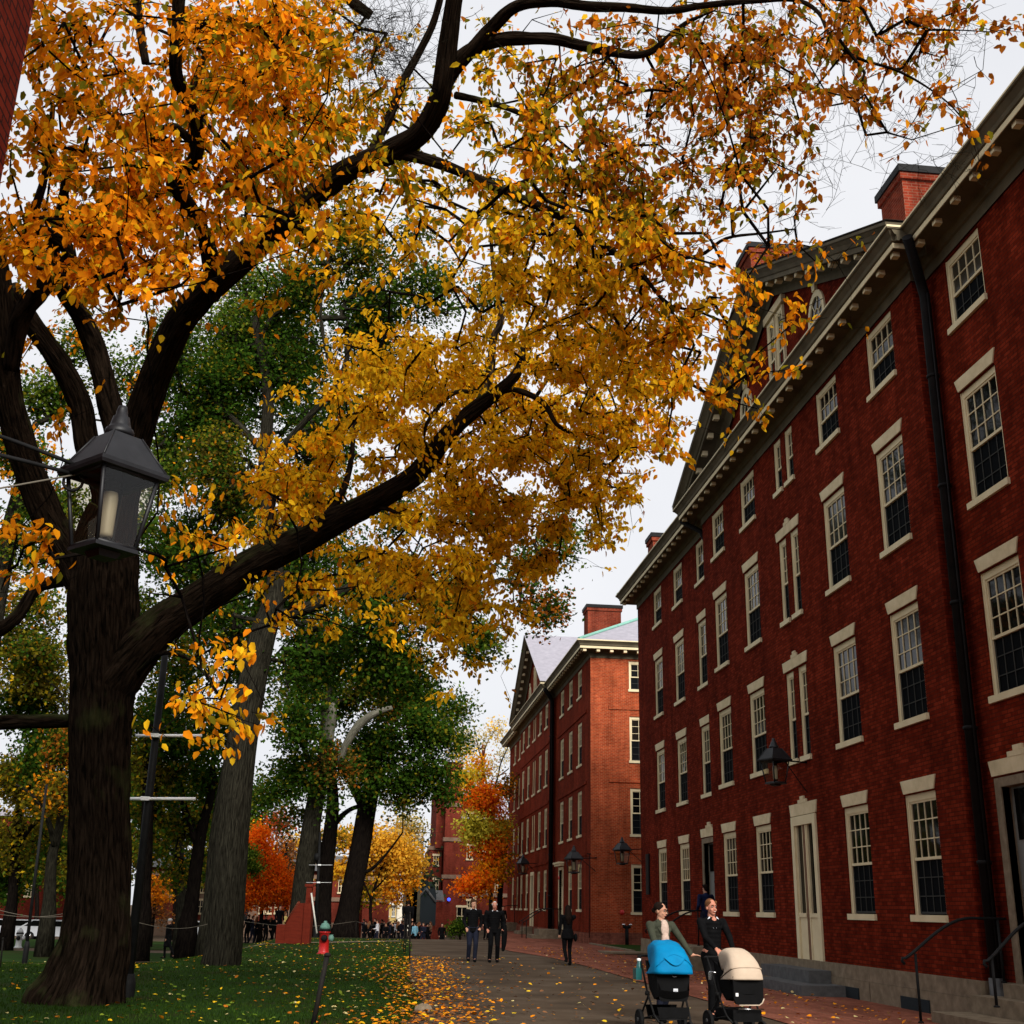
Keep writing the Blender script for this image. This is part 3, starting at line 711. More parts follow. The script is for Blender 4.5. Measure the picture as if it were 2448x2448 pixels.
def hung(label,c,mount,sc,brace):
    L=lantern('wall_lantern',label,c,R_(20),sc,None)
    s=mb(); top=(c[0],c[1],c[2]+.02)
    s.tube([wl(L,top),wl(L,mount)],.018,8); s.tube([wl(L,Vector(top).lerp(Vector(mount),.3)),wl(L,brace)],.013,6)
    s.lathe([(.06,-.01),(.06,.02)],wl(L,mount),8)
    s.build('bracket_arm','dark_metal',L); return L
hung('black lantern on an iron arm above the narrow cream doorway of the near dormitory',(9.30,27.6,5.05),(10.45,28.6,5.15),1.05,(10.45,28.7,4.45))
hung('black lantern on the corner of the second hall, left of its orange end wall',(9.55,59.4,3.95),(10.75,59.98,4.05),1.25,(10.75,59.98,3.4))
hung('black lantern on the far corner of the near dormitory by the plaque',(10.0,49.6,3.95),(10.75,49.3,4.0),1.05,(10.75,49.3,3.5))
hung('small dark lantern by the middle door of the second hall',(9.3,78.6,4.35),(10.25,79.0,4.4),1.2,(10.25,79,3.8))
hung('small dark lantern at the farthest end of the second hall beside the tree trunk',(9.3,97.5,4.35),(10.5,97.8,4.4),1.5,(10.5,97.8,3.8))
# ------------------------------------------------------------------ trees
def leaf_mesh(name,P,D,N,L,colr,matname,wide=.62,simple=False):
    """P base points, D direction, N normal (unit), L length, colr (n,3)"""
    n=len(P); S_=np.cross(D,N); S_/= (np.linalg.norm(S_,axis=1,keepdims=True)+1e-9); N=np.cross(S_,D)
    L=L[:,None]
    if simple:
        T=[(0,0,0),(.5,.5*wide,.06),(1,0,0),(.5,-.5*wide,.06)]; F=[(0,1,2,3)]
    else:
        T=[(0,0,0),(.28,.46*wide,.07),(.68,.36*wide,.05),(1,0,-.06),(.68,-.36*wide,.05),(.28,-.46*wide,.07)]; F=[(0,1,2,3),(0,3,4,5)]
    k=len(T); V=np.empty((n,k,3))
    for i,(a,b_,c) in enumerate(T): V[:,i]=P+D*L*a+S_*L*b_+N*L*c
    me=bpy.data.meshes.new(name); nf=len(F)
    me.vertices.add(n*k); me.vertices.foreach_set('co',V.reshape(-1))
    lv=(np.arange(n)[:,None,None]*k+np.array(F)[None]).reshape(-1)
    me.loops.add(len(lv)); me.loops.foreach_set('vertex_index',lv.astype(np.int32))
    me.polygons.add(n*nf); me.polygons.foreach_set('loop_start',(np.arange(n*nf)*4).astype(np.int32))
    try: me.polygons.foreach_set('loop_total',np.full(n*nf,4,dtype=np.int32))
    except Exception: pass
    me.update(calc_edges=True)
    ca=me.color_attributes.new('col','FLOAT_COLOR','POINT')
    c4=np.ones((n,k,4)); c4[:,:,:3]=colr[:,None,:]; ca.data.foreach_set('color',c4.reshape(-1))
    me.materials.append(MATS[matname]); return me
PAL=dict(gold=((.94,.50,.012),(.92,.62,.03)),orange=((.88,.27,.010),(.90,.37,.012)),rust=((.42,.12,.015),(.60,.20,.02)),olive=((.16,.16,.012),(.28,.22,.015)),
  lime2=((.55,.52,.05),(.75,.62,.07)),green=((.024,.060,.007),(.060,.125,.012)),lime=((.12,.20,.02),(.22,.28,.03)),flame=((.98,.15,.008),(.98,.26,.012)),red=((.50,.05,.012),(.65,.09,.015)),
  dull=((.10,.085,.015),(.19,.13,.02)),yellow=((.82,.50,.05),(.85,.42,.03)),pale=((.60,.50,.20),(.70,.55,.25)),pine=((.02,.04,.02),(.035,.06,.03)),brown=((.16,.07,.03),(.24,.11,.05)))
def pick(pal,w,n):
    """pal names and weights -> n colours"""
    w=np.array(w,float); w/=w.sum(); idx=rng.choice(len(pal),n,p=w); t=rng.random(n)[:,None]; A=np.array([PAL[p][0] for p in pal])[idx]; B=np.array([PAL[p][1] for p in pal])[idx]
    c=A*(1-t)+B*t; return c*(rng.uniform(.75,1.15,n)[:,None])
def rand_unit(n):
    v=rng.normal(size=(n,3)); return v/np.linalg.norm(v,axis=1,keepdims=True)
def limbpts(seq,sm=4):
    """seq of (u,v,Y,width_px) -> smooth 3D points and radii"""
    P=[at(u,v,Y) for u,v,Y,w in seq]; Rr=[max(.45*w*mpp(Y,v),.008) for u,v,Y,w in seq]
    out=[];rr=[]; n=len(P)
    for i in range(n-1):
        p0=P[max(i-1,0)];p1=P[i];p2=P[i+1];p3=P[min(i+2,n-1)]
        for k in range(sm):
            t=k/sm; t2=t*t;t3=t2*t
            out.append(.5*((2*p1)+(p2-p0)*t+(2*p0-5*p1+4*p2-p3)*t2+(3*p1-p0-3*p2+p3)*t3)); rr.append(Rr[i]*(1-t)+Rr[i+1]*t)
    out.append(P[-1]); rr.append(Rr[-1]); return out,rr
from mathutils import noise as MN
def bark_tube(pts,rr,seg,amp,extra=None,step=.05):
    P=[pts[0]];Q=[rr[0]]
    for i in range(len(pts)-1):
        n=max(1,int((pts[i+1]-pts[i]).length/step))
        for k in range(1,n+1): P.append(pts[i].lerp(pts[i+1],k/n)); Q.append(rr[i]+(rr[i+1]-rr[i])*k/n)
    ph=random.uniform(0,50)
    def rf(a,L,i):
        r=Q[i]; x=math.cos(a)*r; y=math.sin(a)*r; w=.10*math.sin(L*2.1+ph)
        f=9.5; n1=MN.noise((x*f+ph,y*f,L*1.15+w)); n2=MN.noise((x*22,y*22+ph,L*3.2)); g=1-abs(n1)*2.6; g=max(min(g,1),-1)
        d=amp*(-g*.9+n2*.55)+amp*1.2*MN.noise((x*2,y*2,L*.9+ph))
        return 1+d/r*1.0+(extra(a,L,i) if extra else 0)
    s=mb(); s.tube(P,Q,seg,ridge=rf); return s
def limb(name,seq,m,parent,seg=14,sm=4,rid=.05):
    if seg>=16 and max(q[3] for q in seq)>30:
        pts,rr=limbpts(seq,sm); bark_tube(pts,rr,72,.014,step=.06).build(name,m,parent); return pts
    pts,rr=limbpts(seq,sm); ph=random.uniform(0,6)
    rr=[r*(1+random.uniform(-.05,.05)) for r in rr]
    s=mb(); s.tube(pts,rr,seg,ridge=lambda a,L,i:1+rid*math.sin(3*a+ph+L*1.7)+rid*.7*math.sin(7*a+L*3+ph))
    s.build(name,m,parent); return pts
def grow(skel,centres,nleaf,r0=.0030,step=.45,maxr=.06,droop=.0,seg=4,wig=.10):
    """attach cluster centres to a skeleton by a wandering tree; returns tube builder"""
    nodes=np.array([tuple(p) for p in skel]); par=[-1]*len(nodes); cnt=[0]*len(nodes)
    buf=np.empty((len(nodes)+len(centres)*14,3)); buf[:len(nodes)]=nodes; N=len(nodes)
    d0=np.array([np.min(np.sum((nodes-c)**2,axis=1)) for c in centres]); order=np.argsort(d0)
    ends=[]
    for i in order:
        c=np.array(centres[i]); d=np.sum((buf[:N]-c)**2,axis=1); j=int(np.argmin(d)); L=math.sqrt(d[j]); k=min(12,max(1,int(L/step)))
        a=buf[j].copy(); prev=j; bow=rng.normal(size=3)*L*.13; bow[2]=abs(bow[2])*.6
        for q in range(1,k+1):
            t=q/k; p=a+(c-a)*t
            if q<k: p=p+bow*math.sin(math.pi*t)+rng.normal(size=3)*wig*min(L,1.2)*.16+np.array([0,0,.12*L*math.sin(math.pi*t)*droop])
            buf[N]=p; par.append(prev); cnt.append(0); prev=N; N+=1
        ends.append((prev,nleaf[i]))
    for e,nl in ends:
        j=e
        while j>=0: cnt[j]+=nl; j=par[j]
    s=mb()
    for j in range(len(nodes),N):
        if par[j]<0: continue
        r1=min(maxr,r0*math.sqrt(cnt[j])); r2=r1
        r_p=min(maxr,r0*math.sqrt(max(cnt[par[j]],cnt[j]))) if par[j]>=len(nodes) else r1*1.15
        a=Vector(buf[par[j]]); b_=Vector(buf[j])
        if (b_-a).length<1e-4: continue
        s.tube([a,b_],[r_p,r2],seg if r1>.012 else 3,cap=False)
    return s
# ---- the big foreground tree
DEN="""
1676567888830012112223454466655410
1663368998641224334556777665541100
2764678898655324666566776554321100
3777678998776536565544686443232000
3766887889765445667655575311111000
4876888889766556778865665410000000
5888988788665556788875443211000000
7999987677544347888876433210000000
6899876634433337788876343210000000
3465532122322236777776343100000000
4533211112255665788887553110000000
3311310112478888888876442100000000
1111410013688888887776520000000000
2200210002787888888873100000000000
4300110047655788888740000000000000
4300022188654688887610000000000000
6400034486346778776310000000000000
4200032573467787751000000000000000
2100011135567776510000000000000000
1000000232334665400000000000000000
0000004300112452000000000000000000
0000003300000021000000000000000000
0000015520000000000000000000000000
0000003300000000000000000000000000""".split()
LAI=[0,.08,.20,.42,.72,1.15,1.9,2.8,4.0,5.8]
def fdepth(u,v):
    w=min(max((v-430)/330,0),1)*math.exp(-((u-900)/430)**2)
    w=max(w,min(max((v-560)/200,0),1)*(1 if 450<u<1250 else 0)*.9)
    if v>1220 and u<500: w=0
    base=10.0+1.6*math.exp(-((u-1000)/500)**2)
    if u>1250 and v>420: w=min(w,.25)
    return base+6.4*w
def leafcol(u,v,n):
    gold=max(0,1-abs(u-850)/600)*min(max((v-350)/350,0),1); rust=min(max((u-950)/500,0),1)*min(max((520-v)/350,0),1)
    orange=min(max((680-u)/350,0),1)*1.5+.2; olive=.25+.25*math.exp(-((v-250)/200)**2)+.25*rust
    if u>1200 and v>450: orange=.8
    return pick(['gold','orange','rust','olive'],[gold*4.2+.2,orange*.9,rust*2.0+.03,olive*(.75-.35*gold)],n)
def big_tree():
    root=thing('elm_tree','huge old tree with golden leaves and black limbs, nearest the camera on the left','tree',tuple(atg(190,1895)))
    root.location=(0,0,0)
    B=atg(188,1893)
    # trunk with root flare
    tr=[(146,1895,20.4,190),(160,1850,20.4,160),(177,1780,20.4,140),(184,1700,20.4,126),(188,1600,20.4,120),(188,1450,20.3,118),(192,1330,20.2,124),(196,1240,20.1,132),(196,1150,19.9,140),(196,1080,19.7,138),(198,1020,19.5,120),(215,960,19.3,95)]
    pts,rr=limbpts(tr,7); Bz=pts[0].z
    pts=[Vector((p.x,p.y,p.z)) for p in pts]; 
    pts[0].z=-.1
    def ridge(a,L,i):
        f=max(0,1-L/1.5)
        return 1+.035*math.sin(5*a+1+.5*L)+.018*math.sin(23*a+1.5*math.sin(L*1.3))+.012*math.sin(41*a+2*math.sin(L*2+1))+f*f*(.22*max(0,math.sin(3*a+1.1))+.14*max(0,math.sin(5*a)))
    def fl_(a,L,i):
        f=max(0,1-L/1.4); return f*f*(.16*max(0,math.sin(3*a+1.1))+.12*max(0,math.sin(5*a)))
    bark_tube(pts,rr,200,.030,fl_,.04).build('trunk','bark_elm',root)
    sk=[]; SKP=[]; SKR=[]
    def L(seq,seg=14,sm=5,rid=.05):
        sk.extend(limb('limb',seq,'bark_elm',root,seg,sm,rid)); a,b_=limbpts(seq,sm)
        for p,r in zip(a,b_):
            if r>.035: SKP.append(p); SKR.append(r)
    L([(200,1060,19.6,110),(225,940,19.2,80),(262,800,18.6,66),(300,690,17.9,62),(345,600,17.2,60),(420,520,16.4,56),(500,450,15.8,54),(575,385,15.2,52),(650,325,14.7,50),(730,290,14.2,48),(790,255,13.8,46),(825,200,13.4,46),(838,140,13.1,44),(848,60,12.8,40),(862,-40,12.4,36)],24)
    L([(740,288,14.2,30),(800,300,13.9,25),(870,325,13.6,22),(960,365,13.2,20),(1030,395,12.9,19),(1085,425,12.6,18),(1150,470,12.2,14),(1205,512,11.9,11),(1245,560,11.7,7),(1280,605,11.5,5),(1310,650,11.4,3)])
    L([(1190,500,11.9,9),(1250,490,11.7,9),(1320,482,11.4,8),(1370,450,11.2,7),(1440,440,11.0,5),(1500,432,10.8,3)],8)
    L([(832,165,13.3,44),(865,115,13.1,36),(905,88,12.9,32),(960,74,12.6,30),(1040,75,12.2,27),(1110,88,11.9,22),(1180,104,11.6,18),(1225,98,11.4,14),(1262,68,11.2,11),(1300,40,11.0,8),(1350,20,10.8,6)],18)
    L([(850,140,13.2,30),(890,95,12.9,30),(935,45,12.6,27),(975,12,12.3,25),(1040,2,12.0,23),(1110,12,11.8,21),(1180,14,11.5,19),(1260,20,11.2,15),(1330,10,11.0,14),(1420,2,10.7,12),(1500,0,10.5,10),(1545,25,10.3,8),(1570,75,10.2,8),(1620,110,10.1,7),(1690,132,10,6),(1750,165,9.9,4),(1800,205,9.8,3),(1840,260,9.7,2)],16)
    L([(860,180,13.3,16),(905,190,13.1,14),(960,205,12.9,12),(1010,230,12.6,10),(1040,260,12.4,8),(1060,300,12.2,6),(1075,340,12.1,4)],8)
    L([(640,330,14.8,22),(690,300,14.6,20),(735,220,14.4,20),(755,165,14.2,18),(790,100,14.0,16),(815,50,13.8,15),(830,0,13.6,14),(835,-30,13.5,12)],12)
    L([(196,1310,20.2,100),(218,1275,20.1,112),(255,1228,20.0,98),(310,1175,19.9,82),(370,1135,19.8,76),(430,1095,19.6,72),(500,1052,19.4,66),(570,1018,19.2,60),(630,985,19.0,56),(690,955,18.8,52),(740,925,18.6,50),(785,895,18.5,44),(820,850,18.3,40),(860,805,18.1,36),(905,765,17.9,32),(945,735,17.7,26),(980,695,17.5,20),(990,640,17.4,14),(1020,620,17.2,10),(1075,600,17,7)],24)
    L([(915,755,17.9,16),(960,735,17.7,13),(1000,745,17.5,13),(1030,765,17.4,12),(1050,800,17.2,9),(1085,825,17.1,7),(1100,870,17,4)],8)
    L([(1010,750,17.5,9),(1030,720,17.4,8),(1045,690,17.3,5)],8)
    L([(905,765,17.9,22),(925,700,18.3,18),(930,640,18.6,16),(945,600,18.8,13),(930,500,19.2,9),(925,400,19.5,7)],10)
    L([(900,740,17.9,10),(860,740,17.8,10),(830,765,17.7,10),(805,800,17.6,8),(800,830,17.6,3)],8)
    L([(690,965,18.8,12),(730,960,18.6,9),(770,980,18.5,8),(800,985,18.4,4)],8)
    L([(605,985,19.0,20),(640,940,19.1,16),(660,880,19.2,12),(670,800,19.3,9),(690,740,19.4,6)],8)
    L([(480,1060,19.4,22),(505,1000,19.5,14),(520,930,19.6,9),(540,880,19.7,5)],8)
    # left limbs
    L([(180,1130,19.8,90),(140,1060,19.6,74),(95,985,19.3,64),(60,900,18.9,60),(30,810,18.4,58),(12,720,17.9,54),(8,640,17.4,50),(0,540,16.9,46),(-15,430,16.3,40)],20)
    L([(205,1030,19.6,80),(200,930,19.3,60),(165,840,19.0,50),(150,760,18.7,46),(110,680,18.2,44),(60,610,17.8,40),(20,540,17.3,34)],16)
    L([(230,860,19.0,50),(205,760,18.7,46),(180,660,18.3,42),(150,590,17.8,38),(118,545,17.2,34),(100,480,16.5,28),(115,400,15.8,20),(130,300,15,14)],14)
    L([(20,700,14.5,30),(40,600,14.2,40),(80,545,13.9,38),(130,480,13.6,30),(90,440,13.3,24),(60,420,13,20),(85,330,12.8,14),(100,200,12.5,10)],12)
    L([(400,560,16.7,34),(398,500,16.0,32),(385,445,15.3,32),(358,390,14.6,32),(330,350,14.0,34),(345,325,13.6,34),(368,300,13.2,30),(372,250,12.8,28),(358,200,12.4,26),(335,150,12.0,27),(333,90,11.7,28),(340,-30,11.3,28)],16)
    L([(365,270,13,16),(330,240,12.8,20),(300,245,12.7,8)],8); L([(355,190,12.4,14),(380,120,12.2,12),(400,60,12,10),(395,20,11.9,9),(440,-20,11.7,8)],8)
    L([(330,350,14,10),(270,370,13.6,8),(200,390,13.2,6),(120,395,13,4)],8)
    L([(170,1090,19.8,34),(120,1095,19.9,26),(70,1110,20,24),(35,1160,20,26),(-5,1190,20.1,30),(-60,1210,20.2,30)],12)
    L([(150,1360,20.3,30),(90,1361,20.4,28),(30,1362,20.4,28),(-40,1364,20.4,30),(-120,1350,20.4,28)],12)
    L([(240,1290,20.1,12),(300,1235,19.0,10),(350,1240,16,8),(385,1270,13,6),(405,1300,10.6,5)],6)
    L([(700,30,12.5,20),(660,0,12.4,24),(640,-30,12.3,26)],8); L([(275,120,13.5,16),(262,40,13.3,18),(255,-30,13.2,18)],8)
    # foliage
    SK=np.array([tuple(p) for p in SKP]); SR=np.array(SKR); cc=(SK-CAM)@RM; SU=(1224-FPX*cc[:,0]/cc[:,2])/S; SV=(1224+FPX*cc[:,1]/cc[:,2])/S; SRP=SR/np.array([mpp(p[1],900) for p in SK])
    C=[];NL=[];COL=[];P=[];D=[];N=[];LL=[];TWG=[]
    for r,row in enumerate(DEN):
        for c,ch in enumerate(row[:33]):
            d=int(ch)
            if not d: continue
            u0=c*60;v0=r*60; Y0=fdepth(u0+30,v0+30); cell=(60*mpp(Y0,v0+30))**2
            nl=LAI[d]*cell/(.0046*.36); k=max(1,int(nl/24+random.random()))
            if d==1: k=1 if random.random()<.7 else 0
            AT=[(u0+random.uniform(0,60),v0+random.uniform(0,60),random.gauss(0,.9)) for _ in range(3)]
            for q in range(k):
                ac=random.choice(AT); fz=.6 if d<8 else 1.; u=ac[0]+random.gauss(0,17*fz); v=ac[1]+random.gauss(0,12*fz); Y=fdepth(u,v)+ac[2]+random.gauss(0,.35)
                if u>1690 and Y>10.6: Y=10.2
                dd_=(SU-u)**2+(SV-v)**2; hit=(dd_<(SRP+13)**2)&(SK[:,1]>Y-.3)
                if hit.any() and random.random()<.88: Y=float(SK[hit][:,1].max())+.55+random.random()*.8
                Y=max(Y,8.2); p=at(u,v,Y)
                if p.x<-2.5 and p.y<9.0: 
                    p=at(u,v,9.6+random.random())
                n=max(4,int(random.gauss(24,6))) if d>1 else random.randint(3,8)
                C.append(tuple(p)); NL.append(n)
                ax=rand_unit(1)[0]; ax[2]=ax[2]*.3-.25; ax/=np.linalg.norm(ax)
                t=rng.uniform(-.5,.5,n); pp=np.array(p)+ax*t[:,None]*.46+rng.normal(size=(n,3))*np.array([.055,.055,.045]); TWG.append((np.array(p)-ax*.25,np.array(p)+ax*.25)); nb=np.array([0,-.35,.7])+rng.normal(size=3)*.35
                dd=rand_unit(n)*.62+ax*.45+np.array([0,0,-.6]); dd/=np.linalg.norm(dd,axis=1,keepdims=True)
                no=rand_unit(n)*.5+nb; P.append(pp);D.append(dd);N.append(no)
                LL.append(rng.uniform(.066,.122,n)); COL.append(leafcol(u,v,n)*rng.uniform(.68,1.18)*np.array([1,.95,.8]))
    P=np.vstack(P);D=np.vstack(D);N=np.vstack(N);LL=np.concatenate(LL);COL=np.vstack(COL)
    me=leaf_mesh('leaves',P,D,N,LL,COL,'leaves'); cr=link('crown',me,root)
    tw=grow(sk,C,NL,r0=.0012,step=.30,maxr=.018,wig=.17); 
    for a,b_ in TWG: tw.tube([a,(a+b_)/2+rng.normal(size=3)*.02,b_],[.0045,.0035,.002],3,cap=False)
    tw.build('twigs','bark_dark',root)
    # bare twigs in the sky on the upper right
    s=mb()
    for q in range(430):
        u=random.uniform(1150,1860); v=random.uniform(10,430)
        if random.random()<.35: u=random.uniform(650,780); v=random.uniform(20,140)
        if u>1560 and v>330: continue
        Y=random.uniform(10,12.5); p=np.array(at(u,v,Y)); d=rand_unit(1)[0]; d[2]*=.6
        pts=[p]; 
        for k in range(5):
            d=d+rng.normal(size=3)*.35; d/=np.linalg.norm(d); pts.append(pts[-1]+d*.13)
        s.tube(pts,[.0035,.003,.0028,.0024,.002,.0015],3,cap=False)
        for k in (1,2,3,4):
            e=d+rng.normal(size=3)*.8; e/=np.linalg.norm(e); s.tube([pts[k],pts[k]+e*.12,pts[k]+e*.2+rng.normal(size=3)*.03],[.0025,.002,.0014],3,cap=False)
    s.build('bare_twigs','bark_pale' if False else 'bark_grey',root)
    print('big tree leaves',len(P))
big_tree()
# ---- other trees
def tree(name,label,limbs,blobs,pal,leaf=.15,barkm='bark_grey',lai=2.2,group=None,base=None,sim=True,twig=.004,cat='tree',cl=12,seg=14,crownshape=1.,hang=-.35):
    root=thing(name,label,cat,(0,0,0),group=group)
    sk=[]; 
    for i,seq in enumerate(limbs):
        bm=barkm
        if isinstance(seq[0],str): bm=seq[0]; seq=seq[1:]
        if i==0: 
            u,v,Y,w=seq[0]; g=at(u,v,Y); 
            pts,rr=limbpts(seq,5); rr[0]*=1.15; pts[0].z=float(gz(pts[0].x,pts[0].y))-.15
            ph=random.random()*6
            s=mb(); s.tube(pts,rr,40 if w>60 else seg,ridge=lambda a,L,i:1+.04*math.sin(4*a+ph)+.02*math.sin(17*a+1.3*math.sin(L)) + max(0,1-L/1.6)**2*.22*max(0,math.sin(3*a+ph))); s.build('trunk',bm,root); sk+=pts
        else: sk+=limb('limb',seq,bm,root,10,4)
    C=[];NL=[];P=[];D=[];N=[];LL=[];COL=[]
    for bl in blobs:
        u,v,r,Y=bl[:4]; p2=bl[4] if len(bl)>4 and bl[4] else pal; dn=bl[5] if len(bl)>5 else 1.
        ry=bl[6] if len(bl)>6 else 1.
        c=at(u,v,Y); rm=r*mpp(Y,v); n=1.8*dn*lai*math.pi*rm*rm*ry/(leaf*leaf*.55*.5); k=max(2,int(n/cl)); subc=rand_unit(6)*rng.uniform(.2,.72,(6,1))
        for q in range(k):
            w=rand_unit(1)[0]*(rng.random()**.42)*.56+subc[rng.integers(6)]; p=np.array(c)+w*np.array([rm,rm*1.1,rm*ry]); C.append(p); m=max(3,int(random.gauss(cl,3))); NL.append(m)
            sp=leaf*2.1; pp=p+rng.normal(size=(m,3))*np.array([sp,sp,sp*.55]); P.append(pp)
            dd=rand_unit(m)+np.array([0,0,hang]); dd/=np.linalg.norm(dd,axis=1,keepdims=True); D.append(dd); N.append(rand_unit(m)*.7+np.array([0,-.3,.8]))
            LL.append(rng.uniform(.7,1.25,m)*leaf); COL.append(pick([a for a,b_ in p2],[b_ for a,b_ in p2],m)*rng.uniform(.7,1.2))
    if P:
        P=np.vstack(P);D=np.vstack(D);N=np.vstack(N);LL=np.concatenate(LL);COL=np.vstack(COL)
        link('crown',leaf_mesh('leaves',P,D,N,LL,COL,'leaves',wide=.75,simple=True),root)
        grow(sk,C,NL,r0=twig*.35,step=max(.5,leaf*4),maxr=.09 if leaf<.2 else .16,seg=4).build('twigs',barkm if barkm!='bark_pale' else 'bark_grey',root)
        print(name,len(P),len(C))
    return root
G_=[('green',1),('olive',.18),('lime',.12)]; GD=[('green',1),('olive',.12)]; GO=[('green',.7),('olive',.5),('dull',.3),('orange',.05)]; YG=[('olive',1),('dull',.8),('lime',.3),('gold',.25)]
GL=[('green',.7),('lime',.6),('olive',.2)]; GR=[('green',.6),('dull',.6),('rust',.3)]
# second tree, right behind
tree('maple_tree','grey trunked green tree leaning right, just right of the giant golden tree',
 [[(412,1882,32.9,102),(412,1850,32.9,84),(425,1760,32.9,70),(436,1600,33,66),(450,1450,33,62),(470,1320,33,56),(495,1200,33,52),(512,1150,33,46),(520,1080,33.2,32),(505,960,33.5,28),(500,860,33.8,26),(505,740,34,22),(480,600,34,16)],
  [(508,1165,33,34),(560,1155,32.5,26),(620,1130,32,24),(680,1098,31.5,20),(740,1060,31,12)],
  [(505,880,33.8,20),(570,800,33,14),(640,720,32.5,13),(660,640,32,10)],[(660,720,32.6,12),(625,690,32.8,8),(605,600,33,7),(612,520,33,5)],
  [(500,860,33.8,16),(450,800,34,12),(380,740,34.5,9)]],
 [(330,650,70,34,G_,.7),(440,620,90,35,GL,.9),(560,540,90,34,G_,.75),(690,480,80,33,GO,.7),(800,560,80,33,G_,.6),(700,620,90,34,GD,.9),(520,700,110,35,GD,1),(400,790,100,35,GD,.9),(600,850,80,35,GD,.9),(430,900,100,34,GO,.9),(350,1040,90,35,GD,.8),(560,1060,90,35,GD,.9),(700,1180,90,32,GD,1),(820,1150,80,32,GO,.9),(600,1250,90,34,GD,1),(740,1280,80,33,GD,1),(450,1180,80,35,GD,.8),(640,780,60,35,GD,.6),(920,560,50,34,GD,.6),(1060,1020,60,33,GL,.7),(1020,1150,55,32,[('green',.5),('rust',.4)],.9),(1090,860,40,33,GD,.5),(300,900,60,35,GL,.6),(420,700,60,34,GD,.8),(900,1210,60,33,GL,.9),(650,420,50,33,GO,.5),(780,440,50,33,GO,.4),(760,960,60,36,GD,.6),(480,560,60,36,GL,.6),(240,720,60,36,GL,.5)],
 G_,leaf=.125,lai=2.0)
tree('oak_tree','tall dense green tree filling the middle behind the second trunk',
 [[(392,1740,46,34),(398,1690,46,28),(410,1560,46,26),(440,1400,46,24),(470,1250,46,22),(500,1100,46,20),(560,950,46,16),(620,850,46,10)]],
 [(330,700,90,46,GD,.9),(450,640,90,46,GL,.9),(560,620,90,46,GD,.9),(680,560,80,45,GD,.7),(420,800,90,46,GD,1),(560,780,90,46,GD,.9),(330,880,80,46,GD,.9),(470,960,90,46,GD,1),(340,1040,80,46,GD,1),(600,950,80,45,GD,.8),(420,1120,90,46,GD,1),(560,1120,90,46,GD,1),(680,1080,80,45,GD,1),(330,1200,80,46,GO,1),(470,1270,80,46,GD,1),(600,1230,70,46,GD,1),(760,1080,70,45,GD,.9),(860,1120,60,45,GD,.8),(330,1330,60,46,GD,.9),(270,960,60,46,GL,.7),(260,1120,60,46,GL,.7),(720,700,60,45,GD,.7),(980,1060,60,44,GD,.7),(900,960,60,44,GD,.7)],
 G_,leaf=.16,lai=1.1)
tree('broken_tree','grey tree with a snapped pale top and one pale bare limb, behind the platform',
 [[(566,1745,68,50),(568,1700,68,42),(578,1620,68,42),(592,1530,68,38),(603,1480,68,32),(612,1420,68,26),(620,1370,68,26),(628,1328,68,16)],
  ['bark_pale',(640,1440,66.5,14),(655,1400,66,16),(680,1365,65.6,18),(710,1345,65.2,14),(740,1335,65,8)],
  ['bark_pale',(617,1395,67.2,28),(622,1365,67.0,26),(626,1342,66.8,22),(629,1326,66.8,6)],
  [(610,1400,68.2,22),(618,1300,68.4,20),(630,1180,68.6,14),(640,1080,69,8)],[(600,1480,68,14),(570,1400,68,10),(560,1340,68,7)]],
 [(560,1360,70,66,GD,1),(640,1320,60,70,GD,.9),(570,1280,60,68,GO,.9),(560,1450,60,67,GD,.9),(640,1450,50,67,GR,.9),(690,1300,60,67,GO,.9),(620,1220,60,69,GD,.9),(560,1540,40,70,GO,.5),(520,1480,40,68,G_,.6),(620,1510,30,67,GD,.4),(740,1240,50,68,GD,.9)],
 G_,leaf=.22,lai=2.0)
tree('forked_tree','dark forked tree with white banner bars before it, between two leaning trunks',
 [[(606,1752,74,44),(610,1700,74,34),(614,1640,74,34),(622,1580,74,30),(628,1520,74,26),(625,1460,74,20),(620,1400,74,14)],
  [(612,1650,74,22),(600,1600,74,20),(598,1560,74,14),(600,1500,74,8)],[(625,1560,74,16),(650,1535,74,10),(665,1525,73.8,9),(680,1520,73.5,8)]],
 [(625,1430,40,75,GD,.8),(600,1500,30,75,GO,.5)],G_,leaf=.22,lai=1.8,barkm='bark_dark')
tree('oak_tree','black trunked green tree leaning right, last of the big trunks on the lawn',
 [[(652,1758,73,58),(658,1720,73,46),(668,1660,73,44),(680,1600,73,42),(690,1540,73,40),(698,1500,73,36),(705,1450,73,26),(712,1410,73,16)],
  [(690,1530,73,26),(676,1500,73,20),(665,1480,73,16),(660,1440,73,10)],[(706,1450,73,18),(698,1420,73,14),(690,1390,73.5,10)],[(702,1480,73,14),(740,1440,72,9),(790,1420,71.5,7),(830,1400,71,5)],
  [(670,1650,73,9),(700,1640,72.6,7),(730,1610,72.3,5),(760,1570,72,3)]],
 [(720,1400,70,71,GD,1.1),(790,1380,60,70,GD,1.1),(840,1400,50,70,G_,1.),(760,1460,60,71,GD,1.1),(830,1460,45,70,GD,1.),(700,1480,50,72,GD,.9),(800,1300,55,72,GD,.9),(860,1340,45,72,G_,.7),(740,1330,60,72,GR,.8),(770,1240,50,73,GO,.7),(840,1500,30,70,GD,.7),(760,1510,35,71,GO,.6),(690,1430,50,72,GO,.9)],
 G_,leaf=.22,lai=2.0,barkm='bark_dark')
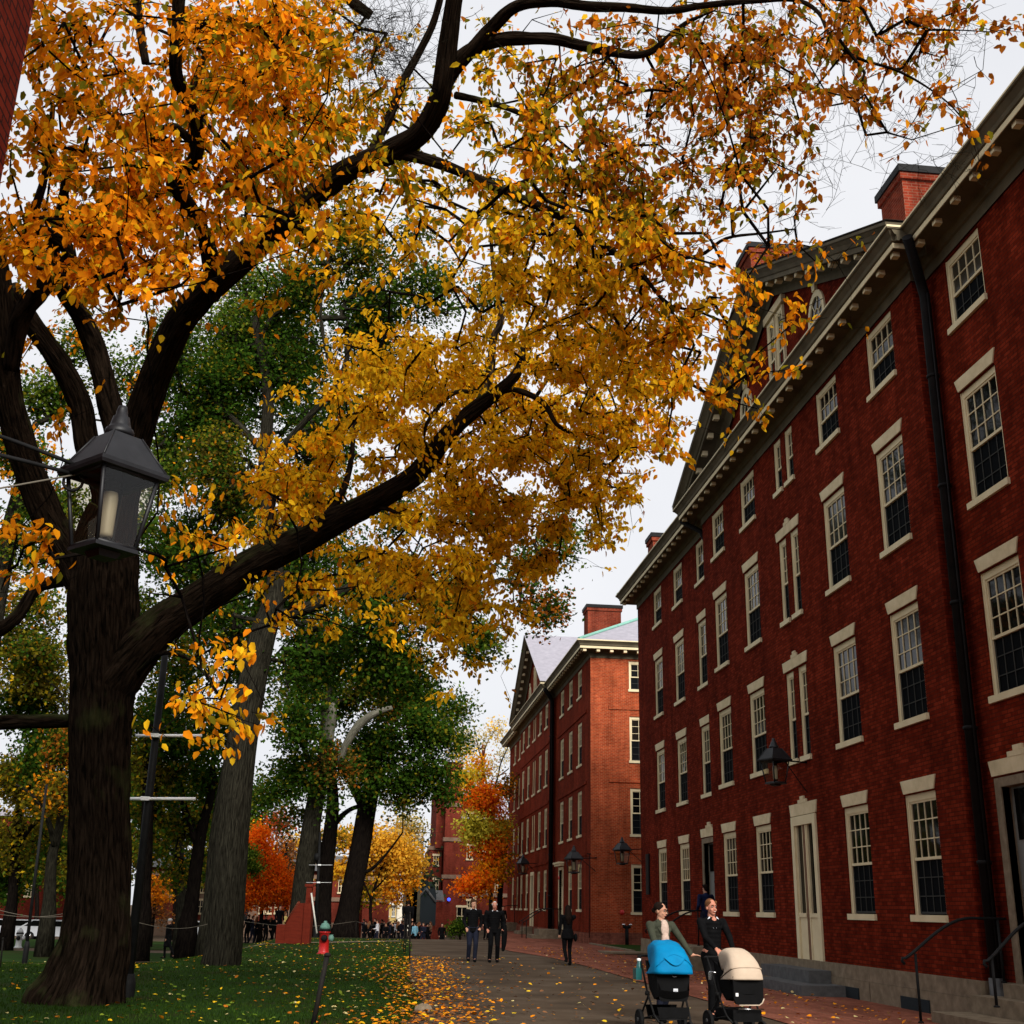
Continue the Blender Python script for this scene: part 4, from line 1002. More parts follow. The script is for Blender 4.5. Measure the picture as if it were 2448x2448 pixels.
# trees at the far left, under and behind the giant tree
tree('maple_tree','slim dark trunk on the lawn seen just right of the leaning black lamp pole',[[(270,1722,49.5,36),(272,1690,49.5,26),(276,1600,49.5,25),(280,1480,49.5,22),(285,1350,49.5,18)]],
 [(300,1350,80,50,GO,.8),(330,1440,70,50,GD,.8),(290,1530,60,51,GO,.7),(340,1270,60,50,GD,.6),(270,1450,60,50,YG,.7)],GO,leaf=.18,barkm='bark_dark')
tree('maple_tree','dark trunk forking low, close behind the second tree on the lawn',[[(355,1740,52,38),(362,1700,52,28),(372,1620,52,26),(382,1560,52,22),(398,1500,52,15),(402,1430,52,9)],[(376,1600,52,18),(352,1540,52,15),(340,1480,52,10)]],
 [(400,1480,60,53,GD,.8),(350,1560,50,53,GO,.8),(330,1640,35,54,GO,.6),(400,1380,60,53,GD,.8)],GO,leaf=.18,barkm='bark_dark')
tree('maple_tree','thin grey brown trunk with low branches, middle left of the second tree',[[(344,1730,58,26),(342,1690,58,20),(336,1600,58,18),(332,1520,58,14)]],[(340,1500,50,59,GO,.7),(300,1600,45,60,GO,.6)],GO,leaf=.2,barkm='bark_grey')
tree('elm_tree','dark tree at the far left whose yellow green crown fills the left edge',[[(20,1722,62,26),(24,1690,62,20),(30,1600,62,18),(40,1500,62,14),(60,1400,62,8)],[(30,1600,62,12),(60,1560,61,8),(90,1530,60,5)]],
 [(40,1180,80,56,GO,.9),(90,1280,80,57,YG,.9),(30,1330,80,58,GD,.9),(90,1400,80,58,GD,.9),(30,1480,70,60,YG,1.),(100,1520,60,60,YG,.9),(40,1580,60,62,YG,1.),(110,1620,40,62,GD,.8),(20,1650,50,64,GD,.9),(60,1130,50,56,YG,.6)],GO,leaf=.2,barkm='bark_dark',lai=2.)
tree('maple_tree','grey trunk with sweeping bare limbs just left of the giant trunk',[[(92,1722,56,30),(94,1690,56,24),(98,1620,56,20),(112,1560,56,16),(125,1490,56,12)],[(104,1600,56,14),(88,1540,55,10),(60,1500,54.5,6),(30,1480,54,4)]],
 [(110,1500,50,55,[('orange',.5),('olive',.8),('dull',.5)],.6),(120,1420,50,56,[('rust',.5),('olive',.5),('green',.5)],.7),(70,1240,50,55,GO,.6),(130,1620,35,58,YG,.6)],YG,leaf=.18,barkm='bark_grey')
tree('maple_tree','tree whose green and orange leaves show through the limbs at the upper left',[[(-60,1800,34,60),(-50,1500,34,50),(-20,1200,34,44),(20,1000,34,34),(60,850,34,22)]],
 [(90,740,70,34,GL,.8),(40,860,70,33,[('green',.6),('orange',.4),('lime',.3)],.8),(110,960,70,34,GL,.8),(60,1040,60,34,GL,.7),(250,1000,40,35,GL,.5),(150,640,60,34,GL,.5),(310,840,40,36,GL,.5)],G_,leaf=.13)
# low orange maples
tree('maple_tree','small vivid orange red maple with a green patch, glowing behind the second trunk',
 [[(493,1735,80,9),(494,1700,80,7),(490,1650,80,6),(494,1600,80,4)],[(493,1695,80,4),(515,1665,79.6,3),(530,1650,79.4,2)]],
 [(492,1600,34,79,[('flame',1)],1.3),(508,1640,30,79,[('flame',1)],1.3),(475,1670,34,78,[('flame',1)],1.3),(525,1675,32,79,[('flame',1)],1.3),(500,1690,32,79,[('flame',1)],1.2),(540,1700,18,79,[('flame',1)],1),(460,1700,20,78,[('flame',1)],1),(494,1575,18,79,[('flame',1)],1.2),(465,1620,26,76.5,[('lime',.8),('green',.6)],1.2),(478,1637,16,76.5,[('lime',.8),('green',.6)],1.)],
 [('flame',1)],leaf=.15,lai=2.6,barkm='bark_dark')
tree('maple_tree','small orange bush like maple seen low between the black pole and the walker',[[(290,1730,70,6),(292,1700,70,5),(294,1670,70,3)]],[(292,1675,22,70,[('orange',1),('rust',.4)],.9),(296,1695,18,70,[('orange',1),('rust',.5)],.9),(285,1715,16,70,[('brown',1)],.6),(310,1720,18,70,[('brown',1),('rust',.3)],.6)],[('orange',1)],leaf=.14,barkm='bark_dark')
tree('maple_tree','olive and brown red foliage above the vivid orange maple',[[(540,1740,96,8),(540,1650,96,6),(540,1590,96,4)]],[(470,1580,30,95,[('olive',1),('gold',.4)],1),(535,1600,26,97,[('brown',1),('rust',.5)],1.1),(530,1560,26,98,[('red',.4),('brown',.7)],.9),(545,1640,22,97,[('brown',1)],1),(450,1560,26,90,GL,.9)],YG,leaf=.26,barkm='bark_dark')
tree('maple_tree','golden yellow tree in the far centre behind the leaning trunks',
 [[(700,1745,98,8),(700,1700,98,6),(715,1650,98,5),(735,1600,98,3)],[(705,1680,98,4),(745,1640,97,3),(770,1620,97,2)],[(702,1700,98,4),(675,1640,98,3)]],
 [(740,1600,44,98,[('yellow',1)],1.2),(770,1630,34,97,[('yellow',1)],1.2),(720,1640,36,99,[('yellow',1)],1.1),(760,1580,36,99,[('pale',.6),('yellow',.6)],1),(700,1580,34,99,[('yellow',1),('olive',.2)],1),(640,1580,34,100,[('yellow',.7),('olive',.5)],1),(575,1600,30,100,[('yellow',.8),('olive',.4)],1),(760,1665,26,97,[('orange',.5),('yellow',.6)],1),(640,1640,30,100,[('yellow',.8),('gold',.4)],1),(690,1690,26,100,[('olive',1),('gold',.4)],.7),(745,1690,20,98,[('orange',.4),('yellow',.6)],.8),(560,1650,24,101,[('gold',.5),('dull',.5)],.9),(775,1560,26,100,[('pale',.8),('olive',.4)],.7)],
 [('yellow',1)],leaf=.26,lai=2.4,barkm='bark_dark')
tree('conifer_tree','narrow dark spruce between the yellow tree and the red tower',[[(797,1745,112,5),(798,1650,112,4),(798,1560,112,1.5)]],[(798,1570,6,112),(797,1595,9,112),(798,1620,12,112),(796,1645,13,112),(797,1665,14,112)],[('pine',1)],leaf=.35,barkm='bark_dark',lai=2)
tree('maple_tree','red, orange and lime maple at the far end of the second hall',
 [[(942,1752,92,15),(943,1720,92,12),(944,1680,92,12),(950,1630,92,10),(958,1570,92,8)],[(946,1660,92,6),(915,1620,90,4),(890,1600,89,3)],[(950,1625,92,5),(925,1570,90,4),(900,1530,89,2)]],
 [(900,1500,36,89,[('red',.3),('flame',.8),('orange',.6)],1.2),(925,1520,30,90,[('flame',.6),('orange',.6)],1.1),(905,1555,34,88,[('lime2',.9),('olive',.2)],1.1),(935,1575,28,90,[('lime2',.5),('gold',.4),('orange',.4)],1),(920,1600,30,89,[('flame',.7),('orange',.5)],1.1),(945,1550,20,91,[('lime2',.7),('gold',.4)],1),(895,1575,22,88,[('lime2',1)],.9),(925,1640,28,89,[('orange',.8),('gold',.3)],1),(900,1660,26,88,[('flame',.7),('orange',.4)],1.1),(940,1650,20,90,[('lime',.4),('orange',.6)],.9),(880,1670,16,88,[('flame',1)],1),(880,1465,24,90,[('gold',.5),('lime2',.6)],1),(950,1480,24,93,[('dull',.5),('orange',.4)],.8),(905,1450,26,93,[('gold',.5),('orange',.5)],.7),(940,1620,22,90,[('orange',.6),('lime',.4)],1),(915,1682,16,88,[('orange',1)],.8)],
 [('orange',1)],leaf=.22,lai=2.4,barkm='bark_dark')
tree('honey_locust','nearly bare tree with thin grey branches against the sky left of the second hall roof',
 [[(926,1745,106,9),(926,1600,106,8),(925,1510,106,7),(918,1480,106,5),(910,1440,106,4),(900,1400,106,2.5),(895,1370,106,1.5)],[(925,1510,106,5),(938,1470,106,4),(945,1440,105,3),(958,1410,104,2)],[(908,1440,106,3),(920,1400,106,2),(940,1370,105,1.5)],[(940,1465,106,3),(960,1450,105,2)],[(905,1420,106,2),(890,1390,107,1.5),(875,1375,107,1)]],
 [(905,1400,30,105,[('pale',1)],.15),(940,1380,26,105,[('pale',.6),('gold',.5)],.28),(950,1430,24,106,[('pale',1)],.18),(880,1390,26,106,[('pale',.6),('olive',.4)],.3),(925,1450,22,106,[('pale',1)],.15),(955,1500,22,107,[('pale',.6),('dull',.6)],.5),(870,1420,20,104,[('gold',.4),('lime',.4)],.6),(890,1470,20,106,[('gold',1)],.6)],
 [('pale',1)],leaf=.22,twig=.007,barkm='bark_grey')
tree('evergreen_shrub','rounded green bush beside the red brick tower, left of the young man',[[(868,1758,88,4),(868,1745,88,3)]],[(862,1752,12,88),(872,1745,13,88),(882,1750,12,88),(855,1757,8,88)],[('lime',.4),('green',1)],leaf=.14,barkm='bark_dark',cat='shrub',lai=2.8)
tree('maple_tree','far soft green and yellow trees beyond the yellow house',[[(730,1742,170,4),(730,1700,170,3)]],[(705,1700,22,165,[('olive',.8),('dull',.6)],1),(690,1715,18,160,[('olive',1),('dull',.8)],1),(775,1700,18,170,[('olive',.8),('pale',.5)],.8),(790,1720,16,165,[('olive',1)],.9),(785,1650,16,165,[('pale',.8),('olive',.6)],.7)],YG,leaf=.5,barkm='bark_dark')
for i,(lb,tu,bl) in enumerate((('dark green tree massed behind the thin trunks left of centre',330,[(300,1560,60,100,GD,1),(350,1620,50,100,GD,1),(400,1560,60,102,GD,1),(250,1620,50,100,GO,1)]),
   ('olive tree massed between the giant trunk and the second trunk',210,[(210,1500,70,104,GO,1),(250,1430,60,104,GD,1),(180,1600,50,104,GD,1),(300,1480,60,104,GO,1)]),
   ('dark green tree filling the gap behind the second trunk',450,[(430,1500,60,106,GD,1),(480,1540,50,106,GD,1),(450,1580,40,106,GO,1),(520,1500,50,106,GD,.9),(400,1640,40,106,GO,.8)]),
   ('dark tree closing the view behind the left edge trunks',70,[(30,1600,60,108,GD,1),(90,1580,60,108,GD,1),(130,1500,60,108,GO,1),(50,1480,60,108,GO,1)]))):
    tree('maple_tree',lb,[[(tu,1735,bl[0][3],9),(tu,1650,bl[0][3],8),(tu+4,1560,bl[0][3],5)]],bl,GD,leaf=.3,barkm='bark_dark',lai=1.5)
tree('maple_tree','dim wooded background low at the left edge behind the lawn',[[(140,1725,90,6),(140,1680,90,5)]],[(60,1650,40,88,GD,.9),(120,1670,36,88,GO,.8),(200,1660,40,90,GD,.9),(10,1690,30,90,GD,.8),(230,1600,50,92,GO,.9),(180,1560,60,95,GO,.8),(240,1500,60,90,GD,.8),(420,1600,40,94,GO,.8),(400,1530,50,94,GD,.7)],GD,leaf=.25,barkm='bark_dark')
# ------------------------------------------------------------------ people
def remesh(s,name,m,vox=.008,smooth=6):
    me=s.mesh(name,m); o=bpy.data.objects.new(name,me); col.objects.link(o)
    r=o.modifiers.new('r','REMESH'); r.mode='VOXEL'; r.voxel_size=vox; r.use_smooth_shade=True
    k=o.modifiers.new('s','SMOOTH'); k.iterations=smooth; k.factor=.5
    dg=bpy.context.evaluated_depsgraph_get(); dg.update()
    nm=bpy.data.meshes.new_from_object(o.evaluated_get(dg)); bpy.data.objects.remove(o); bpy.data.meshes.remove(me)
    nm.name=name; nm.materials.clear(); nm.materials.append(MATS[m]); nm.polygons.foreach_set('use_smooth',[True]*len(nm.polygons)); return nm
def ik(S_,H,l1,l2,hint):
    S_=Vector(S_);H=Vector(H); d=H-S_; L=min(d.length,(l1+l2)*.999); t=d.normalized(); H=S_+t*L
    a=(l1*l1-l2*l2+L*L)/(2*L); h=math.sqrt(max(l1*l1-a*a,0)); n=Vector(hint); n=(n-t*n.dot(t)).normalized()
    return S_+t*a+n*h,H
def person(label,loc,rz,h=1.72,top='black_cloth',legs='black_cloth',skin='skin',hair='hair_brown',hairstyle='short',hands=((-.30,-.05,.80),(.30,-.05,.80)),
           feet=((-.10,.0,0),(.10,0,0)),shoe='black_cloth',yaw=0.,tilt=0.,elb=((-.5,1,0),(.5,1,0)),knee=((0,-1,0),(0,-1,0)),skirt=None,coat=None,female=False,detail=2,group=None,glasses=False,collar=None,bulk=1.,smile=False,palm_open=None,cat='person'):
    """local frame: facing -Y; x = viewer's right when the figure faces the camera"""
    root=thing('person',label,cat,loc,rz,group); k=h/1.72; root.scale=(k,k,k)
    sh=.185 if female else .205; sh*=bulk
    Sx=[(-sh,0,1.40),(sh,0,1.40)]; hip=[(-.095,0,.90),(.095,0,.90)]
    A=[ik(Sx[i],hands[i],.29,.25,elb[i]) for i in (0,1)]
    Lg=[]
    for i in (0,1):
        F=Vector(feet[i]); an=F+Vector((0,.03,.085)); kn,an2=ik(hip[i],an,.43,.42,knee[i]); Lg.append((kn,an2))
    hc=Vector((0,-.01,1.60)); Rh=Matrix.Rotation(yaw,4,'Z')@Matrix.Rotation(tilt,4,'X'); 
    def H(p): return hc+(Rh@Vector(p))
    vox={2:.0065,1:.012,0:.02}[detail]
    s=mb()
    rot=Rh.to_3x3()
    s.ell(H((0,.012,.035)),(.074,.092,.092),16,12,rot); s.ell(H((0,-.02,-.035)),(.060,.070,.075),14,10,rot); s.ell(H((0,-.045,-.085)),(.034,.034,.026),10,8,rot)
    if detail==2:
        s.cap(H((0,-.088,.012)),H((0,-.104,-.024)),.009,.013,8); s.ell(H((-.012,-.094,-.027)),.010,8,6); s.ell(H((.012,-.094,-.027)),.010,8,6)
        for q in (-1,1): s.ell(H((q*.076,.012,-.005)),(.012,.022,.032),8,6,rot); s.ell(H((q*.036,-.062,-.03)),(.024,.022,.022),8,6,rot)
        s.cap(H((-.035,-.086,.038)),H((.035,-.086,.038)),.012,.012,8)
        s.cap(H((-.018,-.086,-.055)),H((.018,-.086,-.055)),.010,.010,8)
    elif detail==1:
        s.cap(H((0,-.085,.01)),H((0,-.10,-.02)),.012,.014,6)
    s.cap((0,.012,1.38),(0,.0,1.53),.062,.052,12)
    s.chain([(-.05,0.01,1.02),(-.05,.005,1.18),(-.05,.01,1.33)],[.075,.08,.085]);s.chain([(.05,0.01,1.02),(.05,.005,1.18),(.05,.01,1.33)],[.075,.08,.085]); s.cap((-sh*.72,0,1.36),(sh*.72,0,1.36),.048,.048); s.cap((-.07,0,.94),(.07,0,.94),.10,.10)
    for i in (0,1):
        e,w=A[i]; s.chain([Sx[i],e,w],[.05,.038,.028],10)
        kn,an=Lg[i]; s.chain([hip[i],kn,an],[.085,.056,.04],12); f=Vector(feet[i]); s.chain([an,f+Vector((0,-.05,.045)),f+Vector((0,-.13,.035))],[.042,.035,.03],8)
        # hand
        d=(w-e).normalized(); side=Vector((1,0,0)) if abs(d.x)<.8 else Vector((0,1,0)); side=(side-d*side.dot(d)).normalized(); nrm=d.cross(side).normalized()
        if palm_open and palm_open[0]==i: d=Vector(palm_open[1]).normalized(); side=Vector((0,-1,0)); side=(side-d*side.dot(d)).normalized(); nrm=d.cross(side)
        inn=-1 if i else 1
        pc=w+d*.045; 
        s.cap(w+d*.01,w+d*.03,.026,.028,8)
        for q in range(4):
            o=(q-1.5)*.019; b0=w+d*.07+side*o; L=(.070,.078,.072,.056)[q]
            s.cap(w+d*.02+side*o*.7,b0,.014,.011,6)
            cu=.25 if (palm_open and palm_open[0]==i) else .9
            m1=b0+(d*math.cos(cu*.6)-nrm*math.sin(cu*.6)*inn*1)*L*.5; m2=m1+(d*math.cos(cu*1.6)-nrm*inn*math.sin(cu*1.6))*L*.5
            s.chain([b0,m1,m2],[.0095,.009,.008],6)
        t0=w+d*.025+side*.028*inn; s.chain([w+d*.015+side*.015*inn,t0+d*.012+side*.012*inn,t0+d*.045+side*.018*inn],[.013,.011,.009],6)
    link('body',remesh(s,'body',skin,vox,4),root)
    # top
    s=mb(); b=bulk
    tr=[(0,0,.93),(0,0,1.03),(0,-.005,1.18),(0,0,1.30)]; 
    rads=[.150,.145 if not female else .125,.150*b if not female else .135,.150*b]
    for q in range(9):
        z=.86+q*.065; t=q/8; r=np.interp(t,[0,.35,.7,1],[rads[0],rads[1],rads[2],rads[3]]); s.ell((0,0,z),(r*1.14,r*.92,.09),18,8)
    s.cap((-sh*.80,.0,1.372),(sh*.80,.0,1.372),.076,.076,12); s.cap((0,.02,1.37),(0,.02,1.44),.085,.07,12)
    for i in (0,1):
        e,w=A[i]; ww=e+(w-e)*.93; s.chain([Vector(Sx[i])+Vector((0,0,-.005)),e,ww],[.062*b,.050*b,.038],12)
        s.ell(e+(ww-e)*.10,(.054,.054,.045),10,6)
    if coat:   # longer coat
        n=10
        for q in range(n):
            t=q/(n-1); z=1.0-(1.0-coat)*t; s.ell((0,.0,z),(.17+.035*t,.145+.03*t,.06),18,8)
    jk=link('jacket',remesh(s,'jacket',top,max(vox,.009),5),root)
    # trousers
    s=mb(); s.ell((0,0,.93),(.165,.135,.11),18,8)
    for i in (0,1):
        kn,an=Lg[i]; hp=Vector(hip[i]); r0=(.105,.072,.058) if not female else (.100,.062,.047); s.chain([hp,hp.lerp(kn,.5),kn,an],[r0[0],(r0[0]+r0[1])/2,r0[1],r0[2]],12)
    link('trousers',remesh(s,'trousers',legs,max(vox,.009),4),root)
    for i in (0,1):
        s=mb(); f=Vector(feet[i]); an=Lg[i][1]; ht=an.z-.085
        f2=Vector((f.x,f.y,0)); up=Vector((0,0,f.z))
        s.chain([f2+up+Vector((0,.04,.045)),f2+up+Vector((0,-.06,.042)),f2+up+Vector((0,-.15,.034))],[.047,.045,.036],10); s.cap(f2+up+Vector((0,.035,.05)),f2+up+Vector((0,.035,.12)),.048,.05,10)
        link('shoe',remesh(s,'shoe',shoe,max(vox,.009),2),root)
    # hair
    s=mb()
    if hairstyle=='short':
        s.ell(H((0,.028,.060)),(.085,.092,.082),16,10,rot); s.ell(H((0,.06,.0)),(.075,.055,.07),12,8,rot); s.cap(H((-.04,-.055,.105)),H((.045,-.06,.10)),.026,.026)
    elif hairstyle=='bald':
        s.ell(H((0,.045,.035)),(.083,.075,.075),16,10,rot); 
        for q in (-1,1): s.ell(H((q*.074,.012,.03)),(.012,.04,.03),8,6,rot)
        s.ell(H((0,-.0,.095)),(.055,.06,.03),10,6,rot)
    elif hairstyle=='tied':
        s.ell(H((0,.032,.055)),(.081,.090,.084),16,10,rot); s.ell(H((0,.115,.0)),(.035,.04,.04),12,8,rot); pass
        for q in (-1,1): s.cap(H((q*.055,-.045,.085)),H((q*.076,-.0,.03)),.022,.018)
    elif hairstyle=='long':
        s.ell(H((0,.02,.05)),(.090,.100,.092),16,10,rot); s.chain([H((0,.06,.02)),(0,.09,1.48),(0,.115,1.36),(0,.11,1.22)],[.088,.095,.10,.06])
        for q in (-1,1): s.chain([H((q*.05,.03,.0)),(q*.07,.04,1.46),(q*.085,.07,1.32)],[.05,.05,.04])
    elif hairstyle=='hat':
        s.ell(H((0,.01,.065)),(.098,.105,.075),16,10,rot)
    hr=remesh(s,'hair',hair,max(vox*.9,.007),3); link('hair' if hairstyle!='hat' else 'hat',hr,root)
    if detail>=1:
        for q in (-1,1):
            e=link('eye',None,root) if False else None
            s=mb(); s.ell(H((q*.031,-.0795,.012)),(.0125,.008,.0075),10,6,rot); eo=s.build('eye','eye_white',root)
            s=mb(); s.ell(H((q*.031,-.0865,.012)),(.0065,.0035,.0065),10,6,rot); s.build('iris','eye_dark',eo)
            s=mb(); s.chain([H((q*.016,-.097,.036)),H((q*.032,-.099,.042)),H((q*.048,-.088,.037))],[.003,.0035,.002],6); s.build('eyebrow',hair if hair!='hair_fair' else 'hair_brown',root)
        s=mb(); c=.006 if smile else .001
        s.chain([H((-.026,-.083,-.052+c)),H((-.012,-.096,-.056)),H((.012,-.096,-.056)),H((.026,-.083,-.052+c))],[.003,.0055,.0055,.003],6); mo=s.build('mouth','lips',root)
        if smile: 
            s=mb(); s.cap(H((-.014,-.0985,-.055)),H((.014,-.0985,-.055)),.0035,.0035,6); s.build('teeth','teeth',mo)
    if glasses:
        s=mb()
        for q in (-1,1):
            pts=[H((q*.033+.021*math.cos(t),-.105+.004*abs(math.cos(t)),.010+.015*math.sin(t))) for t in np.linspace(0,6.283,17)]; s.tube(pts,.0022,5,cap=False)
            s.tube([H((q*.054,-.102,.014)),H((q*.078,-.06,.012)),H((q*.08,.01,.005))],.002,5)
        s.tube([H((-.012,-.106,.012)),H((.012,-.106,.012))],.002,5); s.build('glasses','dark_metal',root)
    if collar:
        s=mb(); f=-.128*b
        for q in (-1,1):
            s.poly([(q*.022,f-.004,1.30),(q*.045,f+.016,1.345),(q*.095,f+.052,1.435),(q*.060,f+.062,1.475),(q*.040,f+.040,1.42)]); s.poly([(q*.022,f-.002,1.30),(q*.040,f+.042,1.42),(q*.060,f+.064,1.475),(q*.095,f+.054,1.435),(q*.045,f+.018,1.345)])
        s.build('collar',collar,root)
    return root
WY=18.7
def gp(u,v,Y,z=0):
    p=at(u,v,Y); return (p.x,p.y,float(gz(p.x,p.y))+z)
# woman right (black jacket)
xr=at(1342,1730,WY).x
wr=person('smiling woman in a black jacket pushing the cream hooded stroller',(xr,WY,0.03),R_(8),1.72,skin='skin_red',hair='hair_fair',hairstyle='tied',female=True,smile=True,collar='white_cloth',
   hands=((-.10,-.36,1.02),(.17,-.38,1.02)),elb=((-1,.5,-.3),(1,.5,-.3)),feet=((-.09,-.12,0),(.10,.18,.02)),yaw=R_(10))
s=mb(); s.ell((0,-.098,1.40),(.045,.03,.07),12,8); s.build('neckline','skin_red',wr)
xl=at(1246,1730,WY-.1).x
wl_=person('woman in glasses and an olive jacket pushing the blue hooded stroller, one palm open',(xl,WY-.1,0.0),R_(14),1.68,top='olive_jacket',legs='navy_cloth',skin='skin',hair='hair_dark',hairstyle='tied',female=True,glasses=True,
   hands=((-.20,-.36,1.0),(.40,-.26,.95)),elb=((-1,.5,-.3),(1,.6,-.6)),palm_open=(1,(.9,-.25,.05)),feet=((-.09,-.1,0),(.10,.15,.02)),yaw=R_(38),tilt=R_(6),bulk=1.03)
s=mb(); s.ell((0.01,-.112,1.33),(.075,.05,.15),14,8); s.ell((.01,-.128,1.16),(.07,.05,.16),12,8); s.ell((.01,-.06,1.43),(.05,.05,.05),10,8); link('blouse',remesh(s,'blouse','blouse',.007,2),wl_)
s=mb()
for q in (-1,1):
    s.poly([(q*.05+.015,-.145,1.24),(q*.11+.01,-.125,1.34),(q*.10,-.06,1.465),(q*.055,-.055,1.49),(q*.055+.01,-.12,1.38)]); s.poly([(q*.05+.015,-.143,1.24),(q*.055+.01,-.118,1.38),(q*.055,-.053,1.49),(q*.10,-.058,1.465),(q*.11+.01,-.123,1.34)])
s.build('lapel','olive_jacket',wl_)
# ------------------------------------------------------------------ strollers
def wheel(parent,x,y,r,w,rot=0):
    M=Matrix.Translation((x,y,r))@Matrix.Rotation(rot,4,'Z')@Matrix.Rotation(math.pi/2,4,'Y')
    s=MB(M); s.lathe([(r*.78,-w*.3),(r*.86,-w/2),(r*.96,-w*.38),(r,0),(r*.96,w*.38),(r*.86,w/2),(r*.78,w*.3)],seg=28)
    wh=s.build('wheel','tyre',parent)
    s=MB(M); s.lathe([(.02,-w*.6),(.03,-w*.5),(.03,w*.5),(.02,w*.6)],seg=12)
    for k in range(5):
        a=2*math.pi*k/5; s.tube([(0.02*math.cos(a),.02*math.sin(a),0),(r*.8*math.cos(a),r*.8*math.sin(a),0)],.009,6)
    s.build('rim','grey_stone',wh)
def hood_surface(W,cz,cy,R,a0,a1,n=22,m=26,flare=0.,m_='hood_blue',thick=.008,fold=.004):
    """arched canopy; pivots about x axis at (cy,cz): angle measured from -y (front) up over to +y (back)"""
    s=mb(); g=[]
    for j in range(n+1):
        t=a0+(a1-a0)*j/n; row=[]
        for i in range(m+1):
            q=-1+2*i/m; x=W*math.copysign(abs(q)**.85,q) ; rr=R
            Wt=W*(1+flare*(1-j/n))*(1-.24*math.sin(min(t,1.57))**2)
            if abs(q)<=.74: x=Wt*q/.74*(1-.06*abs(q/.74)**4); rr=R*(1-.16*abs(q/.74)**3.5)
            else:
                e=(abs(q)-.74)/.26; x=math.copysign(Wt*(.94+.06*min(1,e*3)),q); rr=R*(.84-.78*e)
            rr+=(fold*math.sin(j*1.9+q*2)+fold*math.sin(q*9+j*.7))*(1 if abs(q)<.8 else 0)
            row.append((x,cy-rr*math.cos(t),cz+rr*math.sin(t)))
        g.append(row)
    for j in range(n):
        for i in range(m): s.poly([g[j][i],g[j+1][i],g[j+1][i+1],g[j][i+1]],uv=[(0,0)]*4,smooth=True)
    me=s.mesh('hood',m_); 
    bm=bmesh.new(); bm.from_mesh(me); bmesh.ops.remove_doubles(bm,verts=bm.verts,dist=1e-5); bmesh.ops.recalc_face_normals(bm,faces=bm.faces)
    bmesh.ops.solidify(bm,geom=bm.faces[:],thickness=thick); bm.to_mesh(me); bm.free(); me.polygons.foreach_set('use_smooth',[True]*len(me.polygons)); return me
